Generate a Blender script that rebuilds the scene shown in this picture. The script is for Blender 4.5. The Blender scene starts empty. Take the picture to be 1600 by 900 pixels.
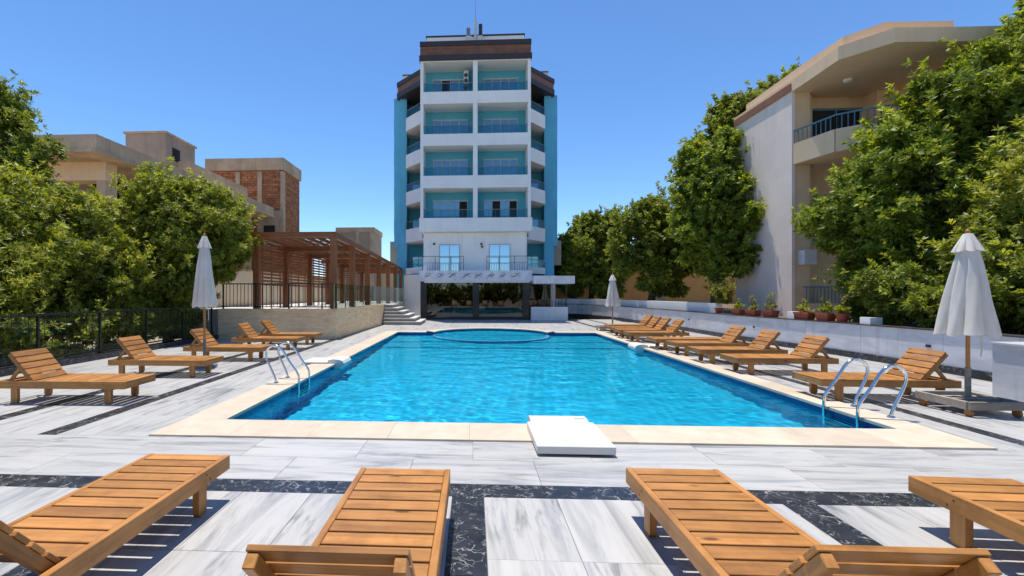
import bpy, bmesh, math, random
import numpy as np
from mathutils import Vector, Matrix
random.seed(7)
S = bpy.context.scene
C = S.collection
R = math.radians

# ------------------------------------------------------------------ camera
cam = bpy.data.cameras.new('camera')
co = bpy.data.objects.new('camera', cam)
C.objects.link(co)
co.location = (0, 0, 1.67)
co.rotation_euler = (R(90), 0, math.atan(0.05))
cam.sensor_width = 36
cam.lens = 15.75
cam.shift_x = 0.06
cam.shift_y = 0.0056
cam.clip_start = 0.05
cam.clip_end = 6000
S.camera = co

# ------------------------------------------------------------------ sky, sun, exposure
SUN = Vector((-0.1, 0.18, 0.97)).normalized()
w = bpy.data.worlds.new('World')
S.world = w
w.use_nodes = True
nt = w.node_tree
sky = nt.nodes.new('ShaderNodeTexSky')
sky.sky_type = 'NISHITA'
sky.sun_disc = False
sky.sun_elevation = math.asin(SUN.z)
sky.sun_rotation = math.atan2(SUN.x, SUN.y)
sky.altitude = 0
sky.air_density = 0.75
sky.dust_density = 0.0
sky.ozone_density = 4.5
bg = nt.nodes['Background']
bg.inputs['Strength'].default_value = 0.145
hs = nt.nodes.new('ShaderNodeHueSaturation')
hs.inputs['Saturation'].default_value = 1.12
nt.links.new(sky.outputs[0], hs.inputs['Color'])
nt.links.new(hs.outputs[0], bg.inputs[0])
sl = bpy.data.lights.new('sun', 'SUN')
sl.energy = 4.0
sl.angle = R(0.53)
sl.color = (1.0, 0.95, 0.86)
so = bpy.data.objects.new('sun', sl)
so.rotation_euler = SUN.to_track_quat('Z', 'Y').to_euler()
so.location = (0, 0, 40)
C.objects.link(so)
S.view_settings.view_transform = 'Standard'
S.view_settings.look = 'None'
S.view_settings.gamma = 1
S.view_settings.exposure = 0.6
S.cycles.max_bounces = 10
S.cycles.diffuse_bounces = 4
S.cycles.transparent_max_bounces = 16
S.cycles.caustics_reflective = False
S.cycles.caustics_refractive = True

# ------------------------------------------------------------------ material helpers
class NT:
    def __init__(s, name):
        s.m = bpy.data.materials.new(name)
        s.m.use_nodes = True
        s.t = s.m.node_tree
        s.p = s.t.nodes['Principled BSDF']
        s.out = s.t.nodes['Material Output']
    def n(s, typ, **kw):
        x = s.t.nodes.new('ShaderNode' + typ)
        for k, v in kw.items():
            if k.startswith('i_'):
                key = k[2:]
                key = int(key) if key.isdigit() else key.replace('_', ' ')
                x.inputs[key].default_value = v
            else:
                setattr(x, k, v)
        return x
    def l(s, a, b):
        s.t.links.new(a, b)
    def obj(s, scale=(1, 1, 1), rnd=0.0, rot=(0, 0, 0)):
        tc = s.n('TexCoord')
        mp = s.n('Mapping')
        mp.inputs['Scale'].default_value = scale
        mp.inputs['Rotation'].default_value = rot
        if rnd:
            oi = s.n('ObjectInfo')
            mu = s.n('Math', operation='MULTIPLY')
            mu.inputs[1].default_value = rnd
            s.l(oi.outputs['Random'], mu.inputs[0])
            cb = s.n('CombineXYZ')
            for k in range(3):
                s.l(mu.outputs[0], cb.inputs[k])
            ad = s.n('VectorMath', operation='ADD')
            s.l(tc.outputs['Object'], ad.inputs[0])
            s.l(cb.outputs[0], ad.inputs[1])
            s.l(ad.outputs[0], mp.inputs[0])
        else:
            s.l(tc.outputs['Object'], mp.inputs[0])
        return mp.outputs[0]
    def noise(s, vec, scale, detail=4, rough=0.55, dist=0.0):
        x = s.n('TexNoise')
        x.inputs['Scale'].default_value = scale
        x.inputs['Detail'].default_value = detail
        x.inputs['Roughness'].default_value = rough
        x.inputs['Distortion'].default_value = dist
        s.l(vec, x.inputs['Vector'])
        return x.outputs['Fac']
    def ramp(s, fac, stops):
        x = s.n('ValToRGB')
        e = x.color_ramp.elements
        while len(e) < len(stops):
            e.new(0.5)
        for i, (p, c) in enumerate(stops):
            e[i].position = p
            if not isinstance(c, tuple):
                c = (c, c, c)
            e[i].color = c + (1,)
        s.l(fac, x.inputs[0])
        return x.outputs[0]
    def mix(s, fac, a, b, mode='MIX'):
        x = s.n('Mix', data_type='RGBA', blend_type=mode)
        for sock, v in ((0, fac), (6, a), (7, b)):
            if isinstance(v, (int, float)):
                x.inputs[sock].default_value = v if sock == 0 else (v, v, v, 1)
            elif isinstance(v, tuple):
                x.inputs[sock].default_value = v + (1,)
            else:
                s.l(v, x.inputs[sock])
        return x.outputs[2]
    def bump(s, h, strength=0.2, dist=0.01):
        x = s.n('Bump')
        x.inputs['Strength'].default_value = strength
        x.inputs['Distance'].default_value = dist
        s.l(h, x.inputs['Height'])
        s.l(x.outputs[0], s.p.inputs['Normal'])
        return x.outputs[0]
    def col(s, c):
        if isinstance(c, tuple):
            s.p.inputs['Base Color'].default_value = c + (1,)
        else:
            s.l(c, s.p.inputs['Base Color'])
    def rough(s, r, spec=0.5, metal=0.0):
        s.p.inputs['Roughness'].default_value = r
        s.p.inputs['Specular IOR Level'].default_value = spec
        s.p.inputs['Metallic'].default_value = metal

def plaster(name, c, var=0.12, rough=0.85, stain=0.0, bump=0.15):
    t = NT(name)
    v = t.obj()
    n1 = t.noise(v, 0.8, 6, 0.65)
    d = tuple(x * (1 - var) for x in c)
    u = tuple(min(1, x * (1 + var * 0.5)) for x in c)
    k = t.ramp(n1, [(0.3, d), (0.7, u)])
    if stain:
        vs = t.obj((3.0, 3.0, 0.25))
        n2 = t.noise(vs, 1.0, 5, 0.7)
        m = t.ramp(n2, [(0.52, 0.0), (0.75, 1.0)])
        mm = t.n('Math', operation='MULTIPLY')
        mm.inputs[1].default_value = stain
        t.l(m, mm.inputs[0])
        k = t.mix(mm.outputs[0], k, tuple(x * 0.45 for x in c))
    t.col(k)
    t.rough(rough, 0.3)
    t.bump(t.noise(t.obj(), 25, 4), bump, 0.01)
    return t.m

def wood(name, axis, c, rough=0.42, gscale=1.0):
    t = NT(name)
    sc = [22 * gscale] * 3
    sc[axis] = 1.4 * gscale
    v = t.obj(tuple(sc), 37.0)
    n1 = t.noise(v, 1.0, 5, 0.6, 0.6)
    k = t.ramp(n1, [(0.3, tuple(x * 0.68 for x in c)), (0.55, c), (0.8, tuple(min(1, x * 1.22) for x in c))])
    # knots
    sk = [9.0] * 3
    sk[axis] = 3.2
    vk = t.obj(tuple(sk), 53.0)
    vo = t.n('TexVoronoi')
    vo.inputs['Scale'].default_value = 0.55
    t.l(vk, vo.inputs['Vector'])
    kn = t.ramp(vo.outputs['Distance'], [(0.055, 1.0), (0.11, 0.0)])
    k = t.mix(kn, k, tuple(x * 0.3 for x in c))
    oi = t.n('ObjectInfo')
    rr = t.ramp(oi.outputs['Random'], [(0.0, 0.74), (1.0, 1.12)])
    k = t.mix(1.0, k, rr, 'MULTIPLY')
    nw = t.noise(t.obj((1, 1, 1), 19.0), 3.5, 5, 0.7)
    k = t.mix(1.0, k, t.ramp(nw, [(0.3, (0.74, 0.7, 0.66)), (0.52, (1.0, 1.0, 1.0)), (0.75, (1.12, 1.13, 1.2))]), 'MULTIPLY')
    t.col(k)
    t.rough(rough, 0.4)
    t.bump(n1, 0.12, 0.004)
    return t.m

M = {}
W1 = (0.465, 0.205, 0.053)
M['wood_x'] = wood('varnished_wood_long', 0, W1)
M['wood_y'] = wood('varnished_wood_cross', 1, W1)
M['wood_z'] = wood('varnished_wood_upright', 2, W1)
W2 = (0.3, 0.098, 0.024)
M['red_x'] = wood('red_timber_x', 0, W2, 0.5, 0.5)
M['red_y'] = wood('red_timber_y', 1, W2, 0.5, 0.5)
M['red_z'] = wood('red_timber_z', 2, W2, 0.5, 0.5)

def marble(name, axis, brick=False):
    t = NT(name)
    sc = [3.6, 3.6, 3.6]
    sc[axis] = 0.42
    v = t.obj(tuple(sc), 0 if brick else 61.0, (0, 0, R(5)))
    n1 = t.noise(v, 1.0, 7, 0.66, 1.5)
    n2 = t.noise(v, 2.6, 6, 0.65, 1.2)
    k = t.ramp(n1, [(0.3, (0.15, 0.155, 0.165)), (0.4, (0.3, 0.297, 0.3)), (0.5, (0.43, 0.418, 0.402)), (0.72, (0.5, 0.482, 0.456))])
    ve = t.ramp(n2, [(0.36, 0.5), (0.47, 1.0)])
    lo = t.ramp(t.noise(t.obj((1, 1, 1), 0 if brick else 31.0), 1.3, 3, 0.6), [(0.38, 0.15), (0.62, 0.95)])
    k = t.mix(lo, k, t.mix(1.0, k, ve, 'MULTIPLY'))
    k = t.mix(t.ramp(lo, [(0.0, 0.4), (1.0, 0.0)]), k, (0.47, 0.455, 0.43))
    oi = t.n('ObjectInfo')
    if not brick:
        rr = t.ramp(oi.outputs['Random'], [(0.0, 0.93), (1.0, 1.04)])
        k = t.mix(1.0, k, rr, 'MULTIPLY')
    else:
        br = t.n('TexBrick')
        br.inputs['Scale'].default_value = 1.0
        br.inputs['Brick Width'].default_value = 1.2
        br.inputs['Row Height'].default_value = 0.6
        br.inputs['Mortar Size'].default_value = 0.004
        br.inputs['Color1'].default_value = (1, 1, 1, 1)
        br.inputs['Color2'].default_value = (0.93, 0.935, 0.94, 1)
        br.inputs['Mortar'].default_value = (0.62, 0.62, 0.62, 1)
        t.l(t.obj(), br.inputs['Vector'])
        k = t.mix(1.0, k, br.outputs['Color'], 'MULTIPLY')
    # faint dirt
    nd = t.noise(t.obj((1, 1, 1), 0 if brick else 11.0), 2.2, 5, 0.7)
    k = t.mix(t.ramp(nd, [(0.55, 0.0), (0.85, 0.35)]), k, (0.42, 0.4, 0.37))
    t.col(k)
    t.rough(0.38, 0.35)
    rg = t.ramp(n1, [(0.3, 0.45), (0.8, 0.3)])
    t.l(rg, t.p.inputs['Roughness'])
    return t.m
M['marble_x'] = marble('white_marble_cross', 0)
M['marble_y'] = marble('white_marble_long', 1)
M['marble_far'] = marble('white_marble_paving', 1, True)

def black_marble(name):
    t = NT(name)
    v = t.obj((1, 1, 1), 43.0)
    nz = t.noise(v, 6.0, 3, 0.6)
    ad = t.n('VectorMath', operation='ADD')
    cb = t.n('CombineXYZ')
    t.l(nz, cb.inputs[0])
    n0 = t.noise(v, 4.3, 3, 0.6)
    t.l(n0, cb.inputs[1])
    mu = t.n('VectorMath', operation='SCALE')
    mu.inputs['Scale'].default_value = 0.35
    t.l(cb.outputs[0], mu.inputs[0])
    t.l(v, ad.inputs[0])
    t.l(mu.outputs[0], ad.inputs[1])
    vo = t.n('TexVoronoi', feature='DISTANCE_TO_EDGE')
    vo.inputs['Scale'].default_value = 13.0
    t.l(ad.outputs[0], vo.inputs['Vector'])
    e = t.ramp(vo.outputs['Distance'], [(0.008, 1.0), (0.05, 0.0)])
    n3 = t.ramp(t.noise(v, 9.0, 3, 0.6), [(0.45, 0.0), (0.62, 1.0)])
    f = t.mix(1.0, e, n3, 'MULTIPLY')
    k = t.mix(f, t.ramp(nz, [(0.3, (0.012, 0.014, 0.019)), (0.75, (0.035, 0.038, 0.048))]), (0.34, 0.32, 0.3))
    t.col(k)
    t.rough(0.3, 0.4)
    return t.m
M['black_marble'] = black_marble('black_veined_marble')

def travertine():
    t = NT('cream_coping_stone')
    v = t.obj((1, 1, 1), 21.0)
    n1 = t.noise(v, 3.0, 6, 0.65, 0.4)
    k = t.ramp(n1, [(0.3, (0.52, 0.42, 0.31)), (0.6, (0.6, 0.5, 0.385)), (0.8, (0.64, 0.55, 0.45))])
    oi = t.n('ObjectInfo')
    k = t.mix(1.0, k, t.ramp(oi.outputs['Random'], [(0, 0.9), (1, 1.06)]), 'MULTIPLY')
    t.col(k)
    t.rough(0.5, 0.3)
    t.bump(t.noise(v, 30, 4), 0.08, 0.004)
    return t.m
M['coping'] = travertine()

def pool_tile(name, c, size, dark=0.8):
    t = NT(name)
    br = t.n('TexBrick')
    br.offset = 0
    br.inputs['Scale'].default_value = 1.0
    br.inputs['Brick Width'].default_value = size
    br.inputs['Row Height'].default_value = size
    br.inputs['Mortar Size'].default_value = size * 0.025
    br.inputs['Color1'].default_value = c + (1,)
    br.inputs['Color2'].default_value = tuple(x * dark for x in c) + (1,)
    br.inputs['Mortar'].default_value = tuple(min(1, x * 1.1 + 0.01) for x in c) + (1,)
    tc = t.n('TexCoord')
    # walls: fold x+y into one axis so tiles read on both wall directions
    sx = t.n('SeparateXYZ')
    t.l(tc.outputs['Object'], sx.inputs[0])
    return t, br, sx
t, br, sx = pool_tile('pool_floor_tile', (0.16, 0.62, 0.82), 0.3, 0.97)
cb = t.n('CombineXYZ')
t.l(sx.outputs[0], cb.inputs[0]); t.l(sx.outputs[1], cb.inputs[1])
t.l(cb.outputs[0], br.inputs['Vector'])
t.col(br.outputs['Color']); t.rough(0.4)
M['pool_floor'] = t.m
for nm, c, sz in (('pool_wall', (0.1, 0.36, 0.62), 0.25), ('waterline', (0.012, 0.06, 0.24), 0.14)):
    t, br, sx = pool_tile(nm + '_tile', c, sz, 0.7)
    ad = t.n('Math', operation='ADD')
    t.l(sx.outputs[0], ad.inputs[0]); t.l(sx.outputs[1], ad.inputs[1])
    cb = t.n('CombineXYZ')
    t.l(ad.outputs[0], cb.inputs[0]); t.l(sx.outputs[2], cb.inputs[1])
    t.l(cb.outputs[0], br.inputs['Vector'])
    t.col(br.outputs['Color']); t.rough(0.25)
    M[nm] = t.m

def water():
    t = NT('pool_water')
    g = t.n('BsdfGlass')
    g.inputs['IOR'].default_value = 1.33
    g.inputs['Roughness'].default_value = 0.0
    g.inputs[0].default_value = (0.34, 0.92, 1.0, 1)
    t.l(g.outputs[0], t.out.inputs[0])
    return t.m
M['water'] = water()

def glass(name, tint=(0.9, 0.95, 0.94), refl=1.5):
    t = NT(name)
    fr = t.n('Fresnel')
    ge = t.n('NewGeometry')
    mi = t.n('MapRange')
    t.l(ge.outputs['Backfacing'], mi.inputs[0])
    mi.inputs[3].default_value = refl
    mi.inputs[4].default_value = 1.0 / refl
    t.l(mi.outputs[0], fr.inputs['IOR'])
    tr = t.n('BsdfTransparent'); tr.inputs[0].default_value = tint + (1,)
    gl = t.n('BsdfGlossy'); gl.inputs['Roughness'].default_value = 0.01
    mx = t.n('MixShader')
    t.l(fr.outputs[0], mx.inputs[0]); t.l(tr.outputs[0], mx.inputs[1]); t.l(gl.outputs[0], mx.inputs[2])
    t.l(mx.outputs[0], t.out.inputs[0])
    return t.m
M['fence_glass'] = glass('clear_fence_glass', (0.92, 0.96, 0.93), 1.2)
M['rail_glass'] = glass('blue_rail_glass', (0.66, 0.86, 0.9), 1.3)
M['clear_glass'] = glass('clear_panel_glass', (0.86, 0.93, 0.91), 1.3)
M['shop_glass'] = glass('tinted_shop_glass', (0.2, 0.24, 0.27), 1.8)

def simple(name, c, rough=0.5, metal=0.0, spec=0.5, var=0.0, nscale=6):
    t = NT(name)
    if var:
        k = t.ramp(t.noise(t.obj((1, 1, 1), 13.0), nscale, 4, 0.6), [(0.3, tuple(x * (1 - var) for x in c)), (0.7, tuple(min(1, x * (1 + var)) for x in c))])
        t.col(k)
    else:
        t.col(c)
    t.rough(rough, spec, metal)
    return t.m
t = NT('reflective_window_glass'); t.col((0.2, 0.32, 0.36)); t.rough(0.06, 0.8, 0.6); M['window_glass'] = t.m
t = NT('sky_window_glass'); t.col((0.35, 0.5, 0.58)); t.rough(0.05, 0.6, 0.85); M['mirror_glass'] = t.m
M['steel'] = simple('polished_steel', (0.72, 0.72, 0.72), 0.13, 1.0)
M['black_metal'] = simple('black_painted_metal', (0.012, 0.013, 0.014), 0.4, 0.0, 0.5)
M['grey_metal'] = simple('grey_painted_metal', (0.2, 0.2, 0.2), 0.45, 0.0, 0.5, 0.15)
M['frame_metal'] = simple('pale_window_frame', (0.5, 0.5, 0.48), 0.45)
M['blue_rail'] = simple('blue_grey_rail_paint', (0.1, 0.2, 0.25), 0.5, 0, 0.4, 0.15)
M['white'] = plaster('white_render', (0.87, 0.85, 0.82), 0.07, 0.8, 0.2)
M['white_box'] = simple('white_gelcoat', (0.64, 0.62, 0.57), 0.45, 0, 0.4, 0.03)
M['teal'] = plaster('teal_paint', (0.11, 0.46, 0.57), 0.1, 0.75, 0.1)
M['blue_paint'] = plaster('turquoise_paint', (0.15, 0.52, 0.7), 0.12, 0.75, 0.25)
M['brown_clad'] = wood('brown_cladding', 0, (0.27, 0.12, 0.06), 0.5, 0.4)
M['charcoal'] = simple('charcoal_trim', (0.045, 0.036, 0.036), 0.5, 0, 0.4, 0.15)
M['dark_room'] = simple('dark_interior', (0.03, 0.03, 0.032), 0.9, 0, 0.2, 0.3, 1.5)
M['black_granite'] = simple('black_granite', (0.014, 0.014, 0.016), 0.2, 0, 0.5, 0.5, 30)
M['beige'] = plaster('beige_render', (0.76, 0.54, 0.34), 0.1, 0.9, 0.25)
M['beige_light'] = plaster('pale_beige_render', (0.52, 0.42, 0.31), 0.14, 0.9, 0.3)
M['concrete'] = plaster('weathered_concrete', (0.54, 0.4, 0.265), 0.3, 0.92, 0.6, 0.3)
M['grey_concrete'] = plaster('grey_brown_concrete', (0.4, 0.31, 0.24), 0.2, 0.92, 0.35, 0.3)
M['pink_white'] = plaster('pale_pinkish_render', (0.84, 0.69, 0.59), 0.1, 0.85, 0.22, 0.2)
M['terracotta_trim'] = plaster('terracotta_trim', (0.3, 0.13, 0.08), 0.2, 0.85, 0.2)
M['ochre'] = plaster('ochre_render', (0.6, 0.33, 0.11), 0.1, 0.9, 0.15)
M['cream'] = plaster('cream_render', (0.66, 0.57, 0.42), 0.08, 0.9, 0.12)
M['limestone'] = None
M['terracotta'] = simple('terracotta_pot', (0.33, 0.085, 0.042), 0.65, 0, 0.3, 0.2, 9)
M['soil'] = simple('dry_soil', (0.16, 0.115, 0.075), 0.95, 0, 0.1, 0.35, 5)
M['sand'] = simple('sandy_ground', (0.34, 0.28, 0.2), 0.95, 0, 0.1, 0.25, 0.6)
M['grout'] = simple('grey_grout', (0.3, 0.29, 0.27), 0.9, 0, 0.1, 0.2, 4)
M['bark'] = simple('grey_brown_bark', (0.12, 0.085, 0.055), 0.9, 0, 0.1, 0.4, 12)
M['stair'] = plaster('grey_stair_stone', (0.3, 0.28, 0.26), 0.25, 0.8, 0.4)
M['tread'] = plaster('pale_tread_stone', (0.55, 0.53, 0.5), 0.12, 0.7, 0.2)
M['trolley'] = wood('weathered_grey_timber', 0, (0.36, 0.3, 0.235), 0.8)
M['ac'] = simple('white_ac_casing', (0.6, 0.6, 0.58), 0.5, 0, 0.4, 0.08)

def stone_wall():
    t = NT('split_limestone_cladding')
    br = t.n('TexBrick')
    br.inputs['Scale'].default_value = 1.0
    br.inputs['Brick Width'].default_value = 0.6
    br.inputs['Row Height'].default_value = 0.1
    br.inputs['Mortar Size'].default_value = 0.004
    br.inputs['Color1'].default_value = (0.86, 0.64, 0.39, 1)
    br.inputs['Color2'].default_value = (0.78, 0.56, 0.33, 1)
    br.inputs['Mortar'].default_value = (0.62, 0.47, 0.3, 1)
    tc = t.n('TexCoord')
    sx = t.n('SeparateXYZ'); t.l(tc.outputs['Object'], sx.inputs[0])
    ad = t.n('Math', operation='ADD'); t.l(sx.outputs[0], ad.inputs[0]); t.l(sx.outputs[1], ad.inputs[1])
    cb = t.n('CombineXYZ'); t.l(ad.outputs[0], cb.inputs[0]); t.l(sx.outputs[2], cb.inputs[1])
    t.l(cb.outputs[0], br.inputs['Vector'])
    n = t.noise(t.obj((1.2, 1.2, 4)), 2.0, 6, 0.7, 0.5)
    k = t.mix(1.0, br.outputs['Color'], t.ramp(n, [(0.3, 0.72), (0.5, 1.0), (0.75, 1.15)]), 'MULTIPLY')
    t.col(k); t.rough(0.85, 0.2)
    t.bump(n, 0.5, 0.03)
    return t.m
M['limestone'] = stone_wall()

def brick_mat():
    t = NT('red_infill_brick')
    br = t.n('TexBrick')
    br.inputs['Scale'].default_value = 1.0
    br.inputs['Brick Width'].default_value = 0.55
    br.inputs['Row Height'].default_value = 0.24
    br.inputs['Mortar Size'].default_value = 0.022
    br.inputs['Color1'].default_value = (0.5, 0.2, 0.085, 1)
    br.inputs['Color2'].default_value = (0.3, 0.115, 0.055, 1)
    br.inputs['Mortar'].default_value = (0.16, 0.085, 0.05, 1)
    tc = t.n('TexCoord')
    sx = t.n('SeparateXYZ'); t.l(tc.outputs['Object'], sx.inputs[0])
    ad = t.n('Math', operation='ADD'); t.l(sx.outputs[0], ad.inputs[0]); t.l(sx.outputs[1], ad.inputs[1])
    cb = t.n('CombineXYZ'); t.l(ad.outputs[0], cb.inputs[0]); t.l(sx.outputs[2], cb.inputs[1])
    t.l(cb.outputs[0], br.inputs['Vector'])
    n = t.noise(t.obj(), 2.4, 7, 0.75)
    k = t.mix(1.0, br.outputs['Color'], t.ramp(n, [(0.32, 0.5), (0.68, 1.4)]), 'MULTIPLY')
    t.col(k); t.rough(0.9, 0.2)
    t.bump(br.outputs['Fac'], -0.4, 0.02)
    return t.m
M['brick'] = brick_mat()

def cloth():
    t = NT('off_white_canvas')
    n = t.noise(t.obj((1, 1, 0.4)), 6, 5, 0.6)
    k = t.ramp(n, [(0.3, (0.72, 0.66, 0.58)), (0.7, (0.84, 0.79, 0.73))])
    t.col(k); t.rough(0.9, 0.1)
    tl = t.n('BsdfTranslucent'); t.l(k, tl.inputs[0])
    mx = t.n('MixShader'); mx.inputs[0].default_value = 0.3
    t.l(t.p.outputs[0], mx.inputs[1]); t.l(tl.outputs[0], mx.inputs[2]); t.l(mx.outputs[0], t.out.inputs[0])
    return t.m
M['canvas'] = cloth()

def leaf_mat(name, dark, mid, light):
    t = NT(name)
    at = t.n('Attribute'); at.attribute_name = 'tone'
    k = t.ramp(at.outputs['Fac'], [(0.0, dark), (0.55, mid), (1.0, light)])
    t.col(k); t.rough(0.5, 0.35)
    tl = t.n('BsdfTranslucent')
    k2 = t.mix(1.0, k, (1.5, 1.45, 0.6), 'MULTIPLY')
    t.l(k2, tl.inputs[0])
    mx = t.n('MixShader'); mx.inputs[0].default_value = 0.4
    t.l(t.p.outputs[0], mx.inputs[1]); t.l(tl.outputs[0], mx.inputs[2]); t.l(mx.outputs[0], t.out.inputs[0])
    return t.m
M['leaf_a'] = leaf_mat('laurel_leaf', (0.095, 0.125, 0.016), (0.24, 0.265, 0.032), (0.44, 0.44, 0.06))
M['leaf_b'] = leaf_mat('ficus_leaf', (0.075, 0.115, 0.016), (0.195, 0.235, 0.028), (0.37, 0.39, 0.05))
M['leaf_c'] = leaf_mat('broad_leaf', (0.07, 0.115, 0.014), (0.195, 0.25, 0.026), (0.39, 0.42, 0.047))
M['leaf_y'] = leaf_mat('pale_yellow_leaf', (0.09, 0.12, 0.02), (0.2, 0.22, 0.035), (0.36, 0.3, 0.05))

# ------------------------------------------------------------------ mesh helpers
class MB:
    def __init__(s):
        s.v = []; s.f = []; s.smooth = False
    def add(s, vs, fs):
        b = len(s.v)
        s.v += [tuple(p) for p in vs]
        s.f += [tuple(i + b for i in f) for f in fs]
        return s
    def box(s, x0, x1, y0, y1, z0, z1):
        return s.add([(x0, y0, z0), (x1, y0, z0), (x1, y1, z0), (x0, y1, z0), (x0, y0, z1), (x1, y0, z1), (x1, y1, z1), (x0, y1, z1)],
                     [(0, 3, 2, 1), (4, 5, 6, 7), (0, 1, 5, 4), (1, 2, 6, 5), (2, 3, 7, 6), (3, 0, 4, 7)])
    def cbox(s, x0, x1, y0, y1, z0, z1, c):
        bm = bmesh.new()
        bmesh.ops.create_cube(bm, size=1)
        for v in bm.verts:
            v.co = Vector(((x0 + x1) / 2 + v.co.x * (x1 - x0), (y0 + y1) / 2 + v.co.y * (y1 - y0), (z0 + z1) / 2 + v.co.z * (z1 - z0)))
        bmesh.ops.bevel(bm, geom=bm.edges[:], offset=c, segments=1, affect='EDGES')
        bm.verts.index_update()
        s.add([v.co[:] for v in bm.verts], [[v.index for v in f.verts] for f in bm.faces])
        bm.free()
        return s
    def xf(s, m):
        s.v = [tuple(m @ Vector(p)) for p in s.v]
        return s
    def prism(s, poly, z0, z1):
        n = len(poly)
        vs = [(p[0], p[1], z0) for p in poly] + [(p[0], p[1], z1) for p in poly]
        fs = [tuple(reversed(range(n))), tuple(range(n, 2 * n))] + [(i, (i + 1) % n, n + (i + 1) % n, n + i) for i in range(n)]
        return s.add(vs, fs)
    def beam(s, a, b, wd, h, up=(0, 0, 1)):
        a = Vector(a); b = Vector(b)
        d = (b - a).normalized()
        sd = d.cross(Vector(up)).normalized()
        u = sd.cross(d)
        vs = []
        for p in (a, b):
            for i, j in ((-1, -1), (1, -1), (1, 1), (-1, 1)):
                vs.append(p + sd * (i * wd / 2) + u * (j * h / 2))
        return s.add(vs, [(3, 2, 1, 0), (4, 5, 6, 7), (0, 1, 5, 4), (1, 2, 6, 5), (2, 3, 7, 6), (3, 0, 4, 7)])
    def tube(s, path, rad, seg=8):
        path = [Vector(p) for p in path]
        n = len(path)
        if not isinstance(rad, (list, tuple)):
            rad = [rad] * n
        rings = []
        ref = None
        for i, p in enumerate(path):
            d = (path[min(i + 1, n - 1)] - path[max(i - 1, 0)]).normalized()
            if ref is None:
                ref = Vector((1, 0, 0)) if abs(d.x) < 0.8 else Vector((0, 1, 0))
            a = (ref - d * ref.dot(d)).normalized()
            ref = a
            b = d.cross(a)
            rings.append([p + (a * math.cos(2 * math.pi * k / seg) + b * math.sin(2 * math.pi * k / seg)) * rad[i] for k in range(seg)])
        vs = [q for r in rings for q in r]
        fs = [(i * seg + k, i * seg + (k + 1) % seg, (i + 1) * seg + (k + 1) % seg, (i + 1) * seg + k) for i in range(n - 1) for k in range(seg)]
        fs += [tuple(reversed(range(seg))), tuple(range((n - 1) * seg, n * seg))]
        s.smooth = True
        return s.add(vs, fs)
    def cyl(s, x, y, z0, z1, r0, r1=None, seg=16):
        r1 = r0 if r1 is None else r1
        return s.tube([(x, y, z0), (x, y, z1)], [r0, r1], seg)
    def mesh(s, name):
        me = bpy.data.meshes.new(name)
        me.from_pydata(s.v, [], s.f)
        if s.smooth:
            me.shade_smooth()
            me.set_sharp_from_angle(angle=R(40))
        me.update()
        return me

def link(name, data, parent=None):
    o = bpy.data.objects.new(name, data)
    C.objects.link(o)
    if parent is not None:
        o.parent = parent
    return o
def tag(o, label=None, cat=None, group=None, kind=None):
    if label: o['label'] = label
    if cat: o['category'] = cat
    if group: o['group'] = group
    if kind: o['kind'] = kind
    return o
def thing(name, label, cat, loc=(0, 0, 0), rz=0.0, group=None):
    o = link(name, None)
    o.location = loc
    o.rotation_euler = (0, 0, rz)
    o.empty_display_size = 0.1
    return tag(o, label, cat, group)
def base_of(p):
    v = Vector((0, 0, 0))
    while p is not None:
        v = v + p.location
        p = p.parent
    return v
def part(name, mb, mat, parent, world=True, kind=None):
    """world=True: vertices are given in world coordinates; the part hangs on an unrotated parent"""
    if world and parent is not None:
        b = base_of(parent)
        if b.length > 1e-6:
            mb.v = [(p[0] - b.x, p[1] - b.y, p[2] - b.z) for p in mb.v]
    me = mb.mesh(name)
    me.materials.append(M[mat])
    o = link(name, me, parent)
    if kind: o['kind'] = kind
    return o
def struct(name, mb, mat):
    o = part(name, mb, mat, None)
    o['kind'] = 'structure'
    return o
def dup(o, parent=None):
    c = o.copy()
    C.objects.link(c)
    c.parent = parent
    for ch in o.children:
        dup(ch, c)
    return c
def shared(name, me, parent, loc, rot=None):
    o = link(name, me, parent)
    o.location = loc
    if rot: o.rotation_euler = rot
    return o

# ------------------------------------------------------------------ ground and deck
PX0, PX1, PY0, PY1 = -3.27, 5.2, 5.7, 19.3
CXL, CXR, CYN, CYF = -3.8, 5.6, 5.07, 19.85
BCX, BCY, BR = 0.75, 19.1, 2.45           # round paddling basin at the far end
def ring_poly(x0, x1, y0, y1, X0, X1, Y0, Y1):
    return [(X0, X1, Y0, y0), (X0, X1, y1, Y1), (X0, x0, y0, y1), (x1, X1, y0, y1)]
gm = MB()
GX, GY = 1500, 2500
for (a, b, c, d) in ((-GX, GX, -1500, 5.0), (-GX, GX, 24.0, GY), (-GX, -4.0, 5.0, 24.0), (5.8, GX, 5.0, 24.0)):
    gm.add([(a, c, -0.3), (b, c, -0.3), (b, d, -0.3), (a, d, -0.3)], [(0, 1, 2, 3)])
struct('ground', gm, 'sand')

# arc of the basin beyond the far pool edge
a0 = math.asin((PY1 - BCY) / BR)
arc = [(BCX + BR * math.cos(a0 + (math.pi - 2 * a0) * k / 40), BCY + BR * math.sin(a0 + (math.pi - 2 * a0) * k / 40)) for k in range(41)]
ARC_W = 0.42
a1 = math.asin((CYF - BCY) / (BR + ARC_W))
arc_o = [(BCX + (BR + ARC_W) * math.cos(a1 + (math.pi - 2 * a1) * k / 40), BCY + (BR + ARC_W) * math.sin(a1 + (math.pi - 2 * a1) * k / 40)) for k in range(41)]

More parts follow.
